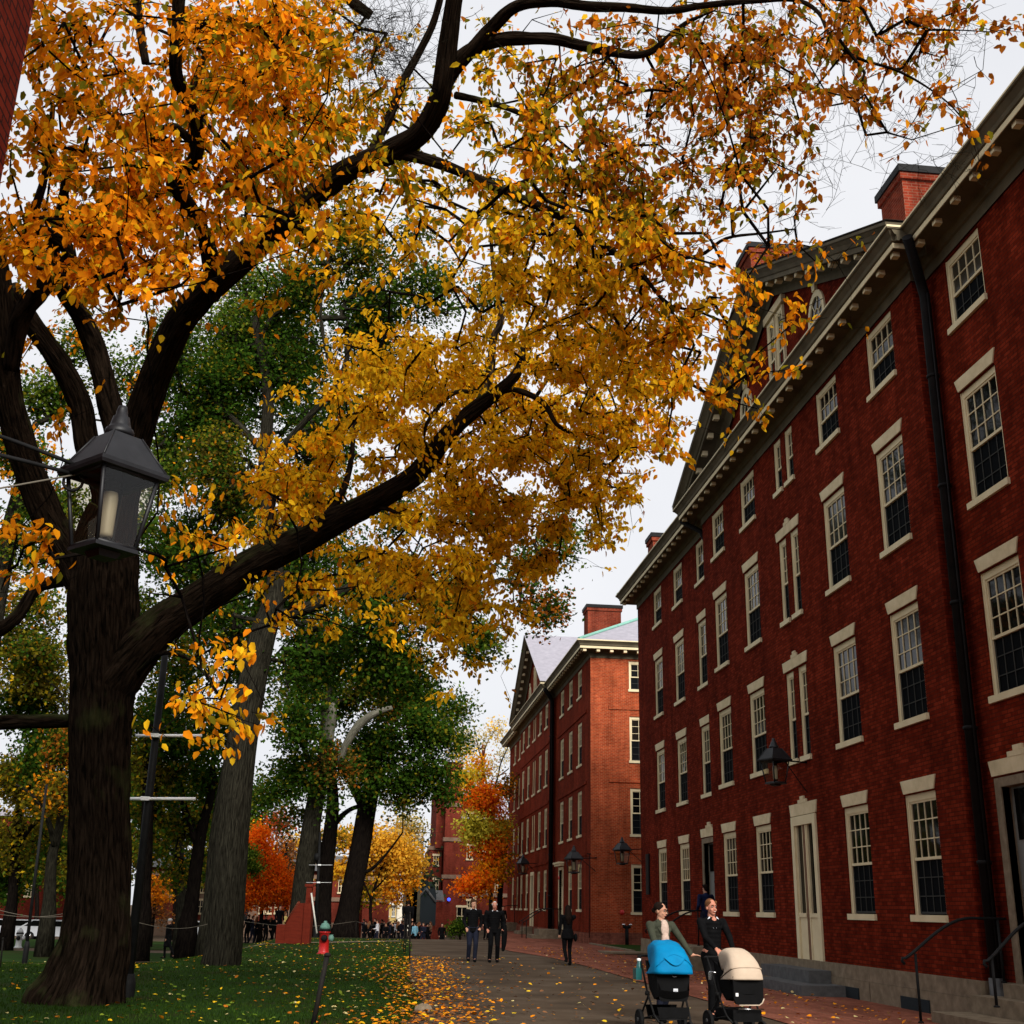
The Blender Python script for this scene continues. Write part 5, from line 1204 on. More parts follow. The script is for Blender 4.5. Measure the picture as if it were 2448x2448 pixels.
def stroller(label,loc,rz,style):
    root=thing('stroller',label,'stroller',loc,rz)
    s=mb()
    for q in (-1,1):
        s.tube([(q*.27,.42,1.02),(q*.27,.34,1.03),(q*.275,.22,.86),(q*.27,.05,.55),(q*.25,-.18,.25),(q*.22,-.30,.16)],.014,8)
        s.tube([(q*.26,.0,.52),(q*.28,.20,.30),(q*.29,.28,.17)],.014,8); s.tube([(q*.25,-.18,.25),(q*.28,.28,.16)],.011,8)
        s.lathe([(.03,-.03),(.035,0),(.03,.03)],(q*.275,.03,.53),10)
    s.tube([(-.27,.42,1.02),(-.22,.47,1.03),(.22,.47,1.03),(.27,.42,1.02)],.017,10); s.tube([(-.29,.28,.17),(.29,.28,.17)],.012,8); s.tube([(-.23,-.25,.2),(.23,-.25,.2)],.010,8)
    s.build('frame','dark_metal',root)
    rr=.135
    for q in (-1,1):
        wheel(root,q*.31,.28,.15,.055); wheel(root,q*.20,-.33,.09 if style=='blue' else .10,.045,R_(8*q))
    # seat shell
    s=mb()
    if style=='blue': prof=[(-.24,.30,.78),(-.235,.12,.86),(-.22,-.05,.66),(-.20,-.16,.52),(-.19,-.18,.36)]
    hw=.235 if style=='blue' else .225
    # back and front apron panel
    grid=[(hw,.22,.98),(hw,.06,.60),(hw*.95,-.10,.46),(hw*.92,-.26,.50),(hw*.85,-.34,.60 if style=='blue' else .58)]
    n=10
    def row(w,y,z): return [( -w+2*w*i/n, y-.03*(1-abs(-1+2*i/n)**2), z-.02*(1-abs(-1+2*i/n)**2)) for i in range(n+1)]
    rows=[row(*g) for g in grid]
    for j in range(len(rows)-1):
        for i in range(n): s.poly([rows[j][i],rows[j][i+1],rows[j+1][i+1],rows[j+1][i]],uv=[(0,0)]*4,smooth=True)
    for q in (0,n):
        s.poly([r[q] for r in rows]+[(rows[0][q][0],-.20,.80)],uv=[(0,0)]*(len(rows)+1))
    ss=s.build('seat','stroller_fabric',root)
    # front apron / bassinet
    s=mb()
    if style=='blue':
        pts=[(-.235,.80),(.235,.80),(.225,.62),(.20,.47),(.165,.44),(-.165,.44),(-.20,.47),(-.225,.62)]
        s.prism(pts,-.27,-.235,'y'); s.build('apron','stroller_fabric',root)
        s=mb(); s.box(-.004,.060,-.2745,-.271,.48,.615); lb=s.build('care_label','white_cloth',root)
        s=mb(); 
        for k in range(6): s.box(.004,.052,-.2755,-.275,.500+.016*k,.505+.016*k)
        s.build('print','grey_stone',lb)
        s=mb(); s.tube([(-.02,-.275,.79),(0.0,-.28,.775),(.04,-.28,.775),(.06,-.275,.79)],.006,6); s.build('clip','chrome',root)
        s=mb(); s.box(-.20,.20,-.24,.26,.20,.215); s.prism([(-.20,.215),(.20,.215),(.23,.36),(-.23,.36)],-.25,-.235,'y'); s.prism([(-.20,.215),(.20,.215),(.23,.36),(-.23,.36)],.25,.26,'y'); s.build('basket','stroller_fabric',root)
        link('hood',hood_surface(.265,.80,.08,.47,R_(2),R_(118),flare=.10,m_='hood_blue',fold=.005),root)
        # scooped window flap
        s=mb(); n=16; W=.15
        def hp(x,t,R=.478): 
            q=x/.285; rr=R*(1-.16*min(abs(q),1)**3.5)+.006; return (x,.08-rr*math.cos(t),.80+rr*math.sin(t))
        top=[hp(-W+2*W*i/n,R_(30)+R_(7)*math.sin(math.pi*i/n)) for i in range(n+1)]; bot=[hp(-W+2*W*i/n,R_(29)-R_(13)*math.sin(math.pi*i/n),.486) for i in range(n+1)]
        for i in range(n): s.poly([bot[i],bot[i+1],top[i+1],top[i]],uv=[(0,0)]*4,smooth=True)
        s.tube(bot,.005,6); s.tube([hp(-.26+.52*i/20,R_(36)-R_(20)*abs(-1+2*i/20)**1.5,.478) for i in range(21)],.006,6)
        s.build('peekaboo_flap','hood_blue',root)
        s=mb(); s.lathe([(.035,0),(.038,.02),(.038,.14),(.025,.17),(.025,.2),(.018,.215)],(-.30,.30,.76),14); o=s.build('water_bottle','bottle_teal',root)
        s=mb(); s.lathe([(.026,.2),(.03,.205),(.03,.235),(.01,.24)],(-.30,.30,.76),14); s.build('lid','white_metal',o)
        s=mb(); s.box(-.37,-.285,.22,.36,.70,.86); s.build('cup_bag','bottle_teal',root)
    else:
        pts=[(-.225,.80),(.225,.80),(.22,.50),(.19,.43),(.15,.415),(-.15,.415),(-.19,.43),(-.22,.50)]
        s.prism(pts,-.36,-.32,'y'); s.build('apron','stroller_fabric',root)
        s=mb(); s.tube([(-.15,-.365,.41),(.15,-.365,.41),(.195,-.365,.44),(.225,-.365,.50)],.009,6); s.build('apron_trim','hood_cream',root)
        s=mb(); s.box(-.195,-.155,-.3625,-.36,.53,.575); s.build('badge','white_metal',root)
        s=mb(); s.tube([(-.16,-.36,.36),(.22,-.36,.355)],.007,8); s.tube([(-.30,.22,.83),(-.22,.15,.82)],.014,8); s.box(-.315,-.285,.18,.22,.72,.83); s.build('chrome_bar','chrome',root)
        s=mb(); s.box(-.21,.21,-.30,.26,.18,.34); s.build('basket','stroller_fabric',root)
        link('hood',hood_surface(.235,.76,.02,.42,R_(22),R_(120),flare=.06,m_='hood_cream',fold=.0015),root)
        link('hood_visor',hood_surface(.245,.74,.015,.435,R_(2),R_(24),flare=.02,m_='hood_cream',fold=.001,n=8),root)
        s=mb(); n=20
        s.tube([(.235*q*1.0,.02-.425*(1-.16*abs(q)**3.5)*math.cos(R_(23)),.76+.425*(1-.16*abs(q)**3.5)*math.sin(R_(23))) for q in np.linspace(-1,1,n)],.008,6); s.build('hood_piping','hood_cream',root)
    return root
SY=17.0
stroller('stroller with a bright blue hood, black seat and white care label, nearest the path',(at(1258,1850,SY).x,SY,0),R_(6),'blue').scale=(1,1,.93)
stroller('stroller with a cream hood and black bassinet, nearer the brick dormitory',(at(1389,1850,SY).x,SY,0),R_(10),'cream').scale=(1,1,.93)
# men and walkers
m1=at(892,1760,37.8)
person('young man with brown hair, black sweater and white collar, hands in his pockets, walking',(m1.x,37.9,0),R_(3),1.80,top='black_cloth',legs='navy_cloth',hair='hair_brown',collar='white_cloth',hands=((-.20,-.10,.93),(.20,-.10,.93)),feet=((-.09,.1,.02),(.07,-.12,0)),yaw=R_(25),tilt=R_(14),detail=1)
m2=at(932,1760,37.8)
pm=person('older white haired man in dark clothes with a coat over his arm',(m2.x,37.8,0),R_(2),1.76,skin='skin_red',hair='hair_white',hairstyle='bald',collar='white_cloth',hands=((-.22,-.10,.93),(.27,-.08,.95)),feet=((-.12,-.05,0),(.12,.05,0)),bulk=1.14,detail=1)
s=mb(); s.chain([(.30,-.08,1.02),(.31,-.08,.80),(.30,-.05,.52),(.28,-.03,.36)],[.07,.085,.075,.05]); link('draped_coat',remesh(s,'draped_coat','black_cloth',.012,3),pm)
g1=at(1072,1770,36.6)
pg=person('woman seen from behind with long dark hair, short black coat and boots',(g1.x,36.7,0),R_(183),1.68,hair='hair_dark',hairstyle='long',hands=((-.18,-1.5,1.05),(.24,-.08,.85)),feet=((-.08,-.05,0),(.10,.28,.10)),female=True,coat=.78,bulk=1.08,detail=1)
s=mb(); s.ell((-.24,.02,.80),(.06,.10,.12),12,8); link('shoulder_bag',remesh(s,'shoulder_bag','stroller_fabric',.012,2),pg)
b1=at(1337,1700,38.7)
person('dark haired person in a blue shirt going in at the open side door',(at(1331,1680,38.0).x,38.0,.56),R_(200),1.84,top='blue_shirt',legs='navy_cloth',hair='hair_dark',detail=1,hands=((-.22,-.15,1.0),(.22,-.15,1.0)),feet=((-.08,-.1,0),(.08,.12,.03)),bulk=1.05)
w1_=at(320,1745,56.5)
person('white capped person in a long dark coat striding across the lawn',(w1_.x,56.5,float(gz(w1_.x,56.5))),R_(250),1.68,hair='hair_white',hairstyle='hat',hands=((-.2,-.1,.85),(.2,.0,.85)),feet=((-.06,-.15,0),(.08,.42,.06)),coat=.55,female=True,detail=1)
f1=at(769,1740,69.0)
person('dark clothed person standing behind the three thin fence stakes at the path edge',(f1.x,69,0),R_(170),1.86,hair='hair_dark',hands=((-.24,-.05,.85),(.24,-.05,.85)),bulk=1.25,detail=1,coat=.6)
# crowd : three low detail kinds, copied
K=[person('person in dark clothes standing in the distant crowd beyond the lawn',(0,0,-50),0,1.72,detail=0,hair='hair_dark',hands=((-.24,-.1,.9),(.24,-.1,.9)),group='people in the distant crowd'),
   person('x',(0,0,-50),0,1.66,detail=0,hair='hair_fair',hairstyle='long',hands=((-.15,-.3,1.1),(.15,-.3,1.1)),group='people in the distant crowd',female=True),
   person('x',(0,0,-50),0,1.74,detail=0,legs='navy_cloth',top='navy_cloth',hair='hair_brown',hands=((-.24,-.1,.9),(.15,-.3,1.1)),feet=((-.1,-.15,0),(.1,.15,0)),group='people in the distant crowd')]
cl=K[0]['label']
crowd=[(u_,92+(Y_-76)*.9) for u_,Y_ in [(690,84),(702,88),(712,82),(720,90),(728,78),(736,84),(744,92),(752,80),(760,86),(783,76),(791,78),(799,77),(806,80),(812,90),(686,95),(707,96),(733,97),(748,98),(777,84),(697,80),(724,93),(741,79),(765,90),(757,95),(787,86)]]
for i,(u,Y) in enumerate(crowd):
    p=at(u,1750,Y); o=dup(K[i%3],(p.x,Y,float(gz(p.x,Y))),random.uniform(-3,3),cl,'people in the distant crowd')
    o.scale=(random.uniform(.95,1.05),)*3
tint={9:'light_blue_cloth',6:'white_cloth',13:'brown_cloth',2:'white_cloth'}
allp=[o for o in col.objects if o.get('group')=='people in the distant crowd' and o.location.z>-10]
for i,o in enumerate(allp):
    if i in tint:
        for c in o.children:
            if c.name.startswith('jacket'): c.data=c.data.copy(); c.data.materials.clear(); c.data.materials.append(MATS[tint[i]])
        o['label']={'light_blue_cloth':'person in a pale blue top in front of the brick porch','brown_cloth':'person in a brown jacket at the end of the path','white_cloth':'person in a white top among the distant crowd'}[tint[i]]
for u,Y in ((468,80),(476,82),(484,81),(492,83),(501,80),(511,82),(519,80)):
    p=at(u,1750,Y); o=dup(K[int(u)%3],(p.x,Y,float(gz(p.x,Y))),random.uniform(-3,3),'dark clothed person standing in the group left of the red wooden platform','people beside the red platform')
p=at(538,1735,76); o=dup(K[1],(p.x,76,-.55),1.2,'person in pale yellow standing just left of the red platform','people beside the red platform')
for c in o.children:
    if c.name.startswith('jacket'): c.data=c.data.copy(); c.data.materials.clear(); c.data.materials.append(MATS['yellow_cloth'])
p=at(527,1735,72); o=dup(K[0],(p.x,72,-.25),.6,'tallest dark clothed person immediately left of the red platform','people beside the red platform')
for u,Y,l in ((917,75,'dark haired person half hidden between the two walking men'),(948,82,'person in black half hidden behind the older man'),(834,86,'person sitting low in the shade before the tower')):
    p=at(u,1750,Y); dup(K[0],(p.x,Y,float(gz(p.x,Y)) if u!=834 else -1.2),.3,l,'people farther down the path')
for k_ in K:
    for c in list(k_.children): bpy.data.objects.remove(c)
    bpy.data.objects.remove(k_)
# ------------------------------------------------------------------ lawn things
def stake(label,u0,v0,u1,v1,Y,r=.02,dY=0,group='iron fence stakes along the lawn'):
    a=at(u0,v0,Y); g=at(u1,v1,Y+dY); 
    s=mb(); s.tube([(g.x,Y+dY,float(gz(g.x,Y+dY))-.05),(a.x,Y,a.z)],r,8); s.lathe([(r*1.4,-.03),(r*1.4,.0),(r*.6,.02)],tuple(a),8)
    return s.build('fence_stake','rust_stake',label=label,cat='stake',group=group),a
stake('thick black stake leaning right in the near lawn, closest to the camera',618,1800,588,1945,17.2,.034)
_,t1=stake('thin stake nearest the path edge, tallest of the three before the dark figure',774,1722,773,1816,37.1,.02)
_,t2=stake('thin stake left of the trio before the dark figure',764,1728,762,1790,44,.018)
_,t3=stake('short slanting stake in the middle of the trio before the dark figure',769,1735,764,1795,42,.016)
_,t4=stake('thin stake cut by the left edge of the picture',6,1770,0,1830,31,.02)
_,t5=stake('thin stake holding a string in front of the black leaning trunk',672,1738,672,1762,66,.02)
_,t6=stake('thin stake between the giant trunk and the walking white capped person',258,1740,257,1772,42,.018)
_,t7=stake('thin stake holding string behind the second trunk',458,1738,457,1762,60,.02)
s=mb()
def cat_(a,b_,sag=.25,n=10): return [Vector(a).lerp(Vector(b_),i/n)-Vector((0,0,sag*math.sin(math.pi*i/n))) for i in range(n+1)]
s.tube(cat_(t7,t5),.010,4); s.tube(cat_(t5,t2),.010,4); s.tube(cat_(t6,at(420,1735,46)),.010,4); s.tube(cat_(at(-20,1712,50),at(170,1722,48)),.014,4); s.tube(cat_(at(-20,1722,50),at(170,1712,50)),.012,4)
s.build('string_line','rope',label='thin pale string strung between the lawn stakes',cat='string')
# banner poles
def bpole(label,base,top,Y,w,bars):
    g=at(*base,Y); t=at(*top,Y); s=mb(); r=w*mpp(Y,1500)/2
    g.z=0; s.lathe([(r*1.6,-1.3),(r*1.6,.25),(r*1.15,.4)],(g.x,g.y,0),14); s.tube([(g.x,Y,0),tuple(t)],[r,r*.72],14); o=thing('lamp_pole',label,'pole'); s.build('pole','dark_metal',o)
    for (u0,v0,u1,v1,uc) in bars:
        s=mb(); a=at(u0,v0,Y-.1); b_=at(u1,v1,Y-.1); s.tube([tuple(a),tuple(b_)],.022*w/14,8); c=at(uc,(v0+v1)/2,Y-.1); 
        ar=s.build('banner_arm','white_metal',o); s=mb(); s.box(c.x-r*.9,c.x+r*.9,Y-.15,Y+.08,c.z-r*.35,c.z+r*.45); s.build('clamp','white_metal',ar)
    return o
bpole('tall leaning black pole with two white banner arms right of the giant trunk',(236,1900),(312,1230),21.5,17,[(256,1388,381,1388,292),(243,1507,369,1507,274)])
p9=bpole('slim black pole with two short white banner arms in front of the forked tree',(596,1755),(604,1570),67.0,6,[(583,1632,627,1632,603),(578,1665,625,1665,601)])
bpole('thin dark pole at the far left of the lawn',(48,1803),(88,1480),36.8,6,[])
bpole('thin dark pole left of the second trunk',(342,1735),(346,1560),60,9,[])
s=mb(); c=at(598,1615,67); s.lathe([(.08,-.25),(.14,-.2),(.16,0),(.10,.12),(.02,.16)],tuple(c),12); s.build('lamp_head','dark_metal',p9)
def hydrant(name,label,u,v,Y,sc,m1='hydrant_red',m2='hydrant_green'):
    g=at(u,v,Y); o=thing(name,label,'hydrant',(g.x,Y,float(gz(g.x,Y)))); o.scale=(sc,)*3
    s=mb(); s.lathe([(.17,0),(.17,.04),(.14,.05),(.125,.10),(.125,.52),(.15,.53),(.15,.56)],seg=18); s.build('barrel',m1,o)
    s=mb(); s.lathe([(.155,.56),(.155,.60),(.145,.62)],seg=16); s.build('flange','dark_metal',o)
    s=mb(); s.lathe([(.135,.62),(.13,.67),(.09,.74),(.04,.77),(.04,.80),(.03,.81)],seg=16); s.build('bonnet',m2,o)
    M=Matrix.Translation((0,0,.40))@Matrix.Rotation(math.pi/2,4,'Y')
    s=MB(M); s.lathe([(.075,.10),(.085,.17),(.085,.21),(.06,.22),(.02,.24)],seg=12); s.build('outlet_cap','hydrant_green' if m2!=m1 else m1,o)
    M=Matrix.Translation((0,0,.40))@Matrix.Rotation(math.pi/2,4,'X'); s=MB(M); s.lathe([(.075,.10),(.085,.16),(.085,.19),(.03,.21)],seg=12); s.build('outlet_cap','dark_metal',o)
    return o
hydrant('fire_hydrant','red fire hydrant with pale green top standing on the lawn',610,1802,41.25,1.30)
mat('hydrant_white',(.45,.46,.46),.5)
hydrant('fire_hydrant','small pale hydrant far across the lawn at the left edge',41,1740,66,1.2,'hydrant_white','hydrant_white')
# red wooden platform
pA=at(520,1781,51.5); pB=at(583,1781,51.2); o=thing('wooden_platform','red painted wooden stair platform with sloping side rails on the lawn','platform')
x0,x1=pA.x,pB.x; w=x1-x0
s=mb(); s.box(x0,x0+w*.25,51.2,52.8,0,.75); s.prism([(x0+w*.25,0),(x1-w*.22,0),(x1-w*.22,1.6),(x0+w*.62,1.6),(x0+w*.25,.78)],51.25,52.8,'y'); s.box(x1-w*.22,x1,51.15,52.9,0,1.62); s.build('side_panel','red_wood',o)
s=mb(); s.box(x1-w*.20,x1-.05,51.4,52.2,1.62,2.25); s.box(x1-w*.25,x1,51.35,52.25,2.25,2.36); s.build('lectern_box','red_wood',o)
for yy in (51.22,52.0):
    s=mb(); s.tube([(x0+w*.24,yy,.80),(x0+w*.60,yy,1.66)],.03,6); s.build('side_rail','brick_chimney',o)
s=mb(); s.tube([(x1-.05,51.1,2.0),(x1+.30,50.9,.45)],.035,6); s.build('prop_board','white_wood',o)
# stone on the verge
def rock(c,r,seed,label):
    s=mb(); s.ell((0,0,0),r,10,7); rg=np.random.default_rng(seed); v=[Vector(p) for p in s.v]; v=[(p.x*(1+rg.normal()*.06),p.y*(1+rg.normal()*.06),p.z*(1+rg.normal()*.08)) for p in v]; s.v=v; s.sm=[False]*len(s.sm)
    o=s.build('stone','granite',label=label,cat='stone',loc=c,rz=.6); return o
g=atg(798,1912); rock((g.x,g.y,.05),(.16,.10,.09),3,'pale angular stone among the leaves at the lawn edge')
# ------------------------------------------------------------------ far buildings
def px(u,Y): return at(u,1712,Y).x
def pz(v,Y,u=900): return at(u,v,Y).z
def farwin(root,u0,u1,v0,v1,Y,arch=False,frame='stone_trim',pane='glass'):
    x0,x1=px2(u0,v0,Y),px2(u1,v0,Y); z0,z1=at(u0,v1,Y).z,at(u0,v0,Y).z
    s=mb(); s.box(x0-.12,x1+.12,Y-.12,Y-.02,z0-.15,z0); s.box(x0-.15,x1+.15,Y-.12,Y-.02,z1,z1+.2); s.box(x0-.05,x0,Y-.06,Y,z0,z1); s.box(x1,x1+.05,Y-.06,Y,z0,z1); s.box((x0+x1)/2-.03,(x0+x1)/2+.03,Y-.05,Y,z0,z1); s.box(x0,x1,Y-.045,Y,(z0+z1)/2-.03,(z0+z1)/2+.03)
    o=s.build('window',frame,root); s=mb(); s.box(x0,x1,Y-.03,Y-.005,z0,z1); s.build('pane',pane,o)
def px2(u,v,Y): return at(u,v,Y).x
Y=112.
o=thing('brick_hall','long low red brick hall with stone bands behind the trees at the left','building')
s=mb(); x0=px2(255,1700,Y); x1=px2(735,1700,Y); H_=at(330,1650,Y).z
s.box(x0,x1,Y,Y+14,-1.5,H_+.6); s.build('wall','brick_far',o)
s=mb(); zb=at(340,1691,Y).z
s.box(x0-.1,x1+.1,Y-.15,Y+.02,zb-.15,zb+.2); s.box(x0-.1,x1+.1,Y-.15,Y+.02,H_-.1,H_+.25); s.box(x0-.1,x1+.1,Y-.2,Y+.02,-1.5,at(340,1735,Y).z)
for u in (366,480,548): xx=px2(u,1700,Y); s.box(xx-.45,xx+.45,Y-.22,Y+.02,0,H_)
s.build('stone_band','band_stone',o)
s=mb(); xm=(x0+x1)/2; s.prism([(Y-.6,H_+.6),(Y+14.6,H_+.6),(Y+7,H_+2.2)],x0-.6,x1+.6,'x'); s.build('roof','grey_stone',o)
for u in (376,389,402): farwin(o,u,u+8,1661,1683,Y)
for u in (375,387): farwin(o,u,u+8,1699,1722,Y)
for u in (490,503,520,566): farwin(o,u,u+9,1703,1722,Y)
for u in (350,): farwin(o,u,u+7,1661,1683,Y)
for u in (438,455,580,640): farwin(o,u,u+9,1661,1683,Y)
s=mb(); xx=px2(455,1700,Y); s.box(xx-1,xx+1,Y-.05,Y+.02,0,4.2); s.build('door','dark_metal',o)
# red tower building at the end of the path
Y=118.
o=thing('brick_tower_hall','tall red brick Victorian hall with turrets and pale window bands at the path end','building')
Z=lambda v,YY=Y:at(880,v,YY).z
X=lambda u,YY=Y:at(u,1600,YY).x
s=mb()
s.box(X(812),X(836),Y+1.5,Y+14,-1.5,Z(1600)); s.box(X(822),X(840),Y+1,Y+14,Z(1600),Z(1480))
s.box(X(838),X(868),Y-.5,Y+14,-1.5,Z(1440)); s.box(X(868),X(962),Y,Y+14,-1.5,Z(1545)); s.box(X(868),X(930),Y+.3,Y+14,Z(1545),Z(1500))
s.build('wall','brick_far',o)
s=mb()
for v,(a,c),d in ((1600,(811,837),.2),(1585,(837,869),.0),(1655,(837,869),0),(1728,(868,962),.1),(1688,(868,962),.1),(1545,(868,962),.1),(1700,(811,837),.2),(1520,(837,869),0)):
    s.box(X(a)-.1,X(c)+.1,Y-.62 if a==837 else Y-.15 if a==868 else Y+1.4,Y+.4 if a!=811 else Y+1.6,Z(v)-.18,Z(v)+.18)
s.build('stone_band','band_stone',o)
s=mb(); 
for a,c,v,ap in ((836,870,1440,1375),(821,841,1480,1430)): 
    s.poly([(X(a),Y-.8,Z(v)),(X(c),Y-.8,Z(v)),(X((a+c)/2),Y+4,Z(ap))]); s.poly([(X(a),Y+10,Z(v)),(X(a),Y-.8,Z(v)),(X((a+c)/2),Y+4,Z(ap))]); s.poly([(X(c),Y-.8,Z(v)),(X(c),Y+10,Z(v)),(X((a+c)/2),Y+4,Z(ap))]); s.poly([(X(c),Y+10,Z(v)),(X(a),Y+10,Z(v)),(X((a+c)/2),Y+4,Z(ap))])
s.prism([(Y-.5,Z(1545)),(Y+14,Z(1545)),(Y+7,Z(1490))],X(868),X(962),'x'); s.build('roof','slate',o)
for u,v0,v1,YY in ((882,1535,1558,Y),(882,1660,1680,Y),(882,1700,1712,Y),(910,1660,1680,Y),(882,1735,1765,Y),(882,1595,1620,Y),(912,1595,1620,Y),(935,1660,1680,Y)):
    if v1<1745: farwin(o,u,u+9,v0,v1,YY)
farwin(o,863,880,1712,1745,Y-.5+.001)
for v0,v1 in ((1615,1632),(1660,1680)): farwin(o,819,827,v0,v1,Y+1.5)
s=mb(); s.box(X(895),X(901),Y-.3,Y-.02,0,Z(1690)); s.build('pier','stone_trim',o)
s=mb(); c=at(847,1697,Y-.9); s.ell(tuple(c),.15,10,8); s.build('emergency_light','blue_light',o)
for u,v in ((857,1395),(921,1440)):
    pass
s=mb(); s.box(X(912),X(917),Y+4,Y+5.2,Z(1530),Z(1400)); s.box(X(911),X(918),Y+3.9,Y+5.3,Z(1400),Z(1394)); s.build('chimney','brick_chimney',o)
# porch
o2=thing('brick_porch','small gabled brick porch with slate roof and pointed arch before the red tower','porch')
YP=112.; s=mb(); XP=lambda u:at(u,1720,YP).x; ZP=lambda v:at(800,v,YP).z
s.box(XP(779),XP(834),YP,YP+6,-1.5,ZP(1698)); 
s.prism([(XP(784),ZP(1700)),(XP(819),ZP(1700)),(XP(801),ZP(1678))],YP-.4,YP+3,'y'); s.box(XP(784),XP(819),YP-.4,YP,-1.5,ZP(1700)-.01); s.build('wall','brick_far',o2)
s=mb(); s.poly([(XP(779),YP-.1,ZP(1700)),(XP(838),YP-.1,ZP(1700)),(XP(838),YP+4,ZP(1678)),(XP(785),YP+4,ZP(1678))]); s.poly([(XP(779),YP-.1,ZP(1700)),(XP(785),YP+4,ZP(1678)),(XP(785),YP+4.1,ZP(1700))]); 
for sg in (0,1):
    a,c=((782,1702),(801,1676)) if sg==0 else ((801,1676),(821,1702)); s.tube([(XP(a[0]),YP-.5,ZP(a[1])),(XP(c[0]),YP-.5,ZP(c[1]))],.12,5)
s.build('roof','grey_stone',o2)
s=mb(); pts=[(-1.,0)]+[(-1.*math.cos(t)**.8 if math.cos(t)>0 else 0,2.2+1.6*math.sin(t)) for t in np.linspace(0,1.57,6)]+[(1.*math.cos(t)**.8 if math.cos(t)>0 else 0,2.2+1.6*math.sin(t)) for t in np.linspace(1.5,0,6)]+[(1.,0)]
cx=XP(801); s.prism([(cx+a,b_) for a,b_ in pts],YP-.46,YP-.40,'y'); s.build('arch_opening','screen',o2)
s=mb()
for u,v0 in ((770,1690),(775,1672),(781,1664)): xx=XP(u); s.box(xx-.5,xx+.5,YP-1,YP+1,0,ZP(v0)+.6); s.lathe([(.5,0),(.1,1.2),(.02,2)],(xx,YP,ZP(v0)+.6),6)
s.build('stone_pinnacles','dark_stone',label='dark mossy stone pinnacles rising left of the brick porch',cat='pinnacles')
# yellow and white houses
def house(name,label,u0,u1,vt,va,Y,m,wins,shut=True):
    o=thing(name,label,'house'); s=mb(); x0,x1=at(u0,1730,Y).x,at(u1,1730,Y).x; zt=at(u0,vt,Y).z; za=at(u0,va,Y).z
    s.box(x0,x1,Y,Y+9,-1.5,zt); s.build('wall',m,o); s=mb(); s.prism([(Y-.5,zt),(Y+9.5,zt),(Y+4.5,za)],x0-.4,x1+.4,'x'); s.build('roof','slate',o)
    s=mb(); s.box(x0-.3,x1+.3,Y-.5,Y-.1,zt-.25,zt+.05); s.build('eave','white_wood',o)
    for a,b_,c,d in wins: farwin(o,a,b_,c,d,Y,frame='white_wood')
    return o
house('wooden_house','pale yellow wooden house at the far end of the path',712,747,1703,1695,150,'yellow_siding',[(718,722,1710,1728),(741,745,1710,1728),(730,734,1710,1728)])
house('wooden_house','white wooden house right of the yellow one at the far end',748,776,1695,1684,155,'white_wood',[(762,766,1712,1726)])
house('wooden_house','tall white gabled house rising behind the yellow one',722,742,1682,1672,175,'white_wood',[(730,734,1690,1698)])
s=mb(); xx=at(662,1730,104).x; s.box(xx-.6,xx+.9,104,105.5,-1.4,4.2); o=s.build('brick_pier','brick_far',label='narrow red brick pier with a blue lamp right of the last big trunk',cat='pier')
s=mb(); c=at(658,1695,103.9); s.ell(tuple(c),.2,10,8); s.build('emergency_light','blue_light',o)
s=mb(); xx=at(666,1740,101).x; s.tube([(xx,101,-1.3),(xx,101,5.6)],.09,8); s.tube([(xx-.9,101,5.2),(xx+.9,101,5.2)],.05,6); s.build('street_lamp','granite',label='grey post with a short crossbar beside the blue lamp',cat='post')
# parked cars at far left
def car(label,u,Y,L=4.4,rz=0.1):
    c=at(u,1712,Y); o=thing('parked_car',label,'car',(c.x,Y,float(gz(c.x,Y))),rz,'cars parked beyond the lawn')
    s=mb(); s.prism([(-L/2,.35),(L/2,.35),(L/2,.85),(L/2-.9,.98),(L/2-1.5,1.42),(-L/2+.9,1.45),(-L/2+.15,1.0),(-L/2,.8)],-.85,.85,'y'); s.build('body','car_white',o)
    s=mb(); s.prism([(L/2-1.0,1.0),(L/2-1.55,1.36),(-L/2+.95,1.39),(-L/2+.35,1.02)],-.86,.86,'y'); s.build('side_windows','glass',o)
    for xx in (-L/2+.8,L/2-.85):
        for yy in (-.80,.80):
            M=Matrix.Translation((xx,yy,.33))@Matrix.Rotation(math.pi/2,4,'X'); s=MB(M); s.lathe([(.2,-.1),(.33,-.1),(.33,.1),(.2,.1)],seg=16); w=s.build('wheel','tyre',o)
            s=MB(M); s.lathe([(.02,-.11),(.2,-.105),(.2,.105),(.02,.11)],seg=12); s.build('rim','chrome',w)
    return o
car('white car parked beyond the lawn at the left edge',45,92,5.2); car('white car parked behind the giant trunk at the left',108,92,4.6); car('dark windowed car behind the thin grey trunk',388,100,4.2)
o=thing('brick_house','dim brown building far behind the lawn at the left edge','building'); s=mb(); s.box(at(-60,1700,120).x,at(130,1700,120).x,120,130,-1.5,9); s.build('wall','brick_left',o)
s=mb(); s.box(at(-60,1700,120).x-.4,at(130,1700,120).x+.4,119.5,130.5,9,9.6); s.build('roof','slate',o)
for u in (5,50,95): farwin(o,u,u+10,1672,1690,120)
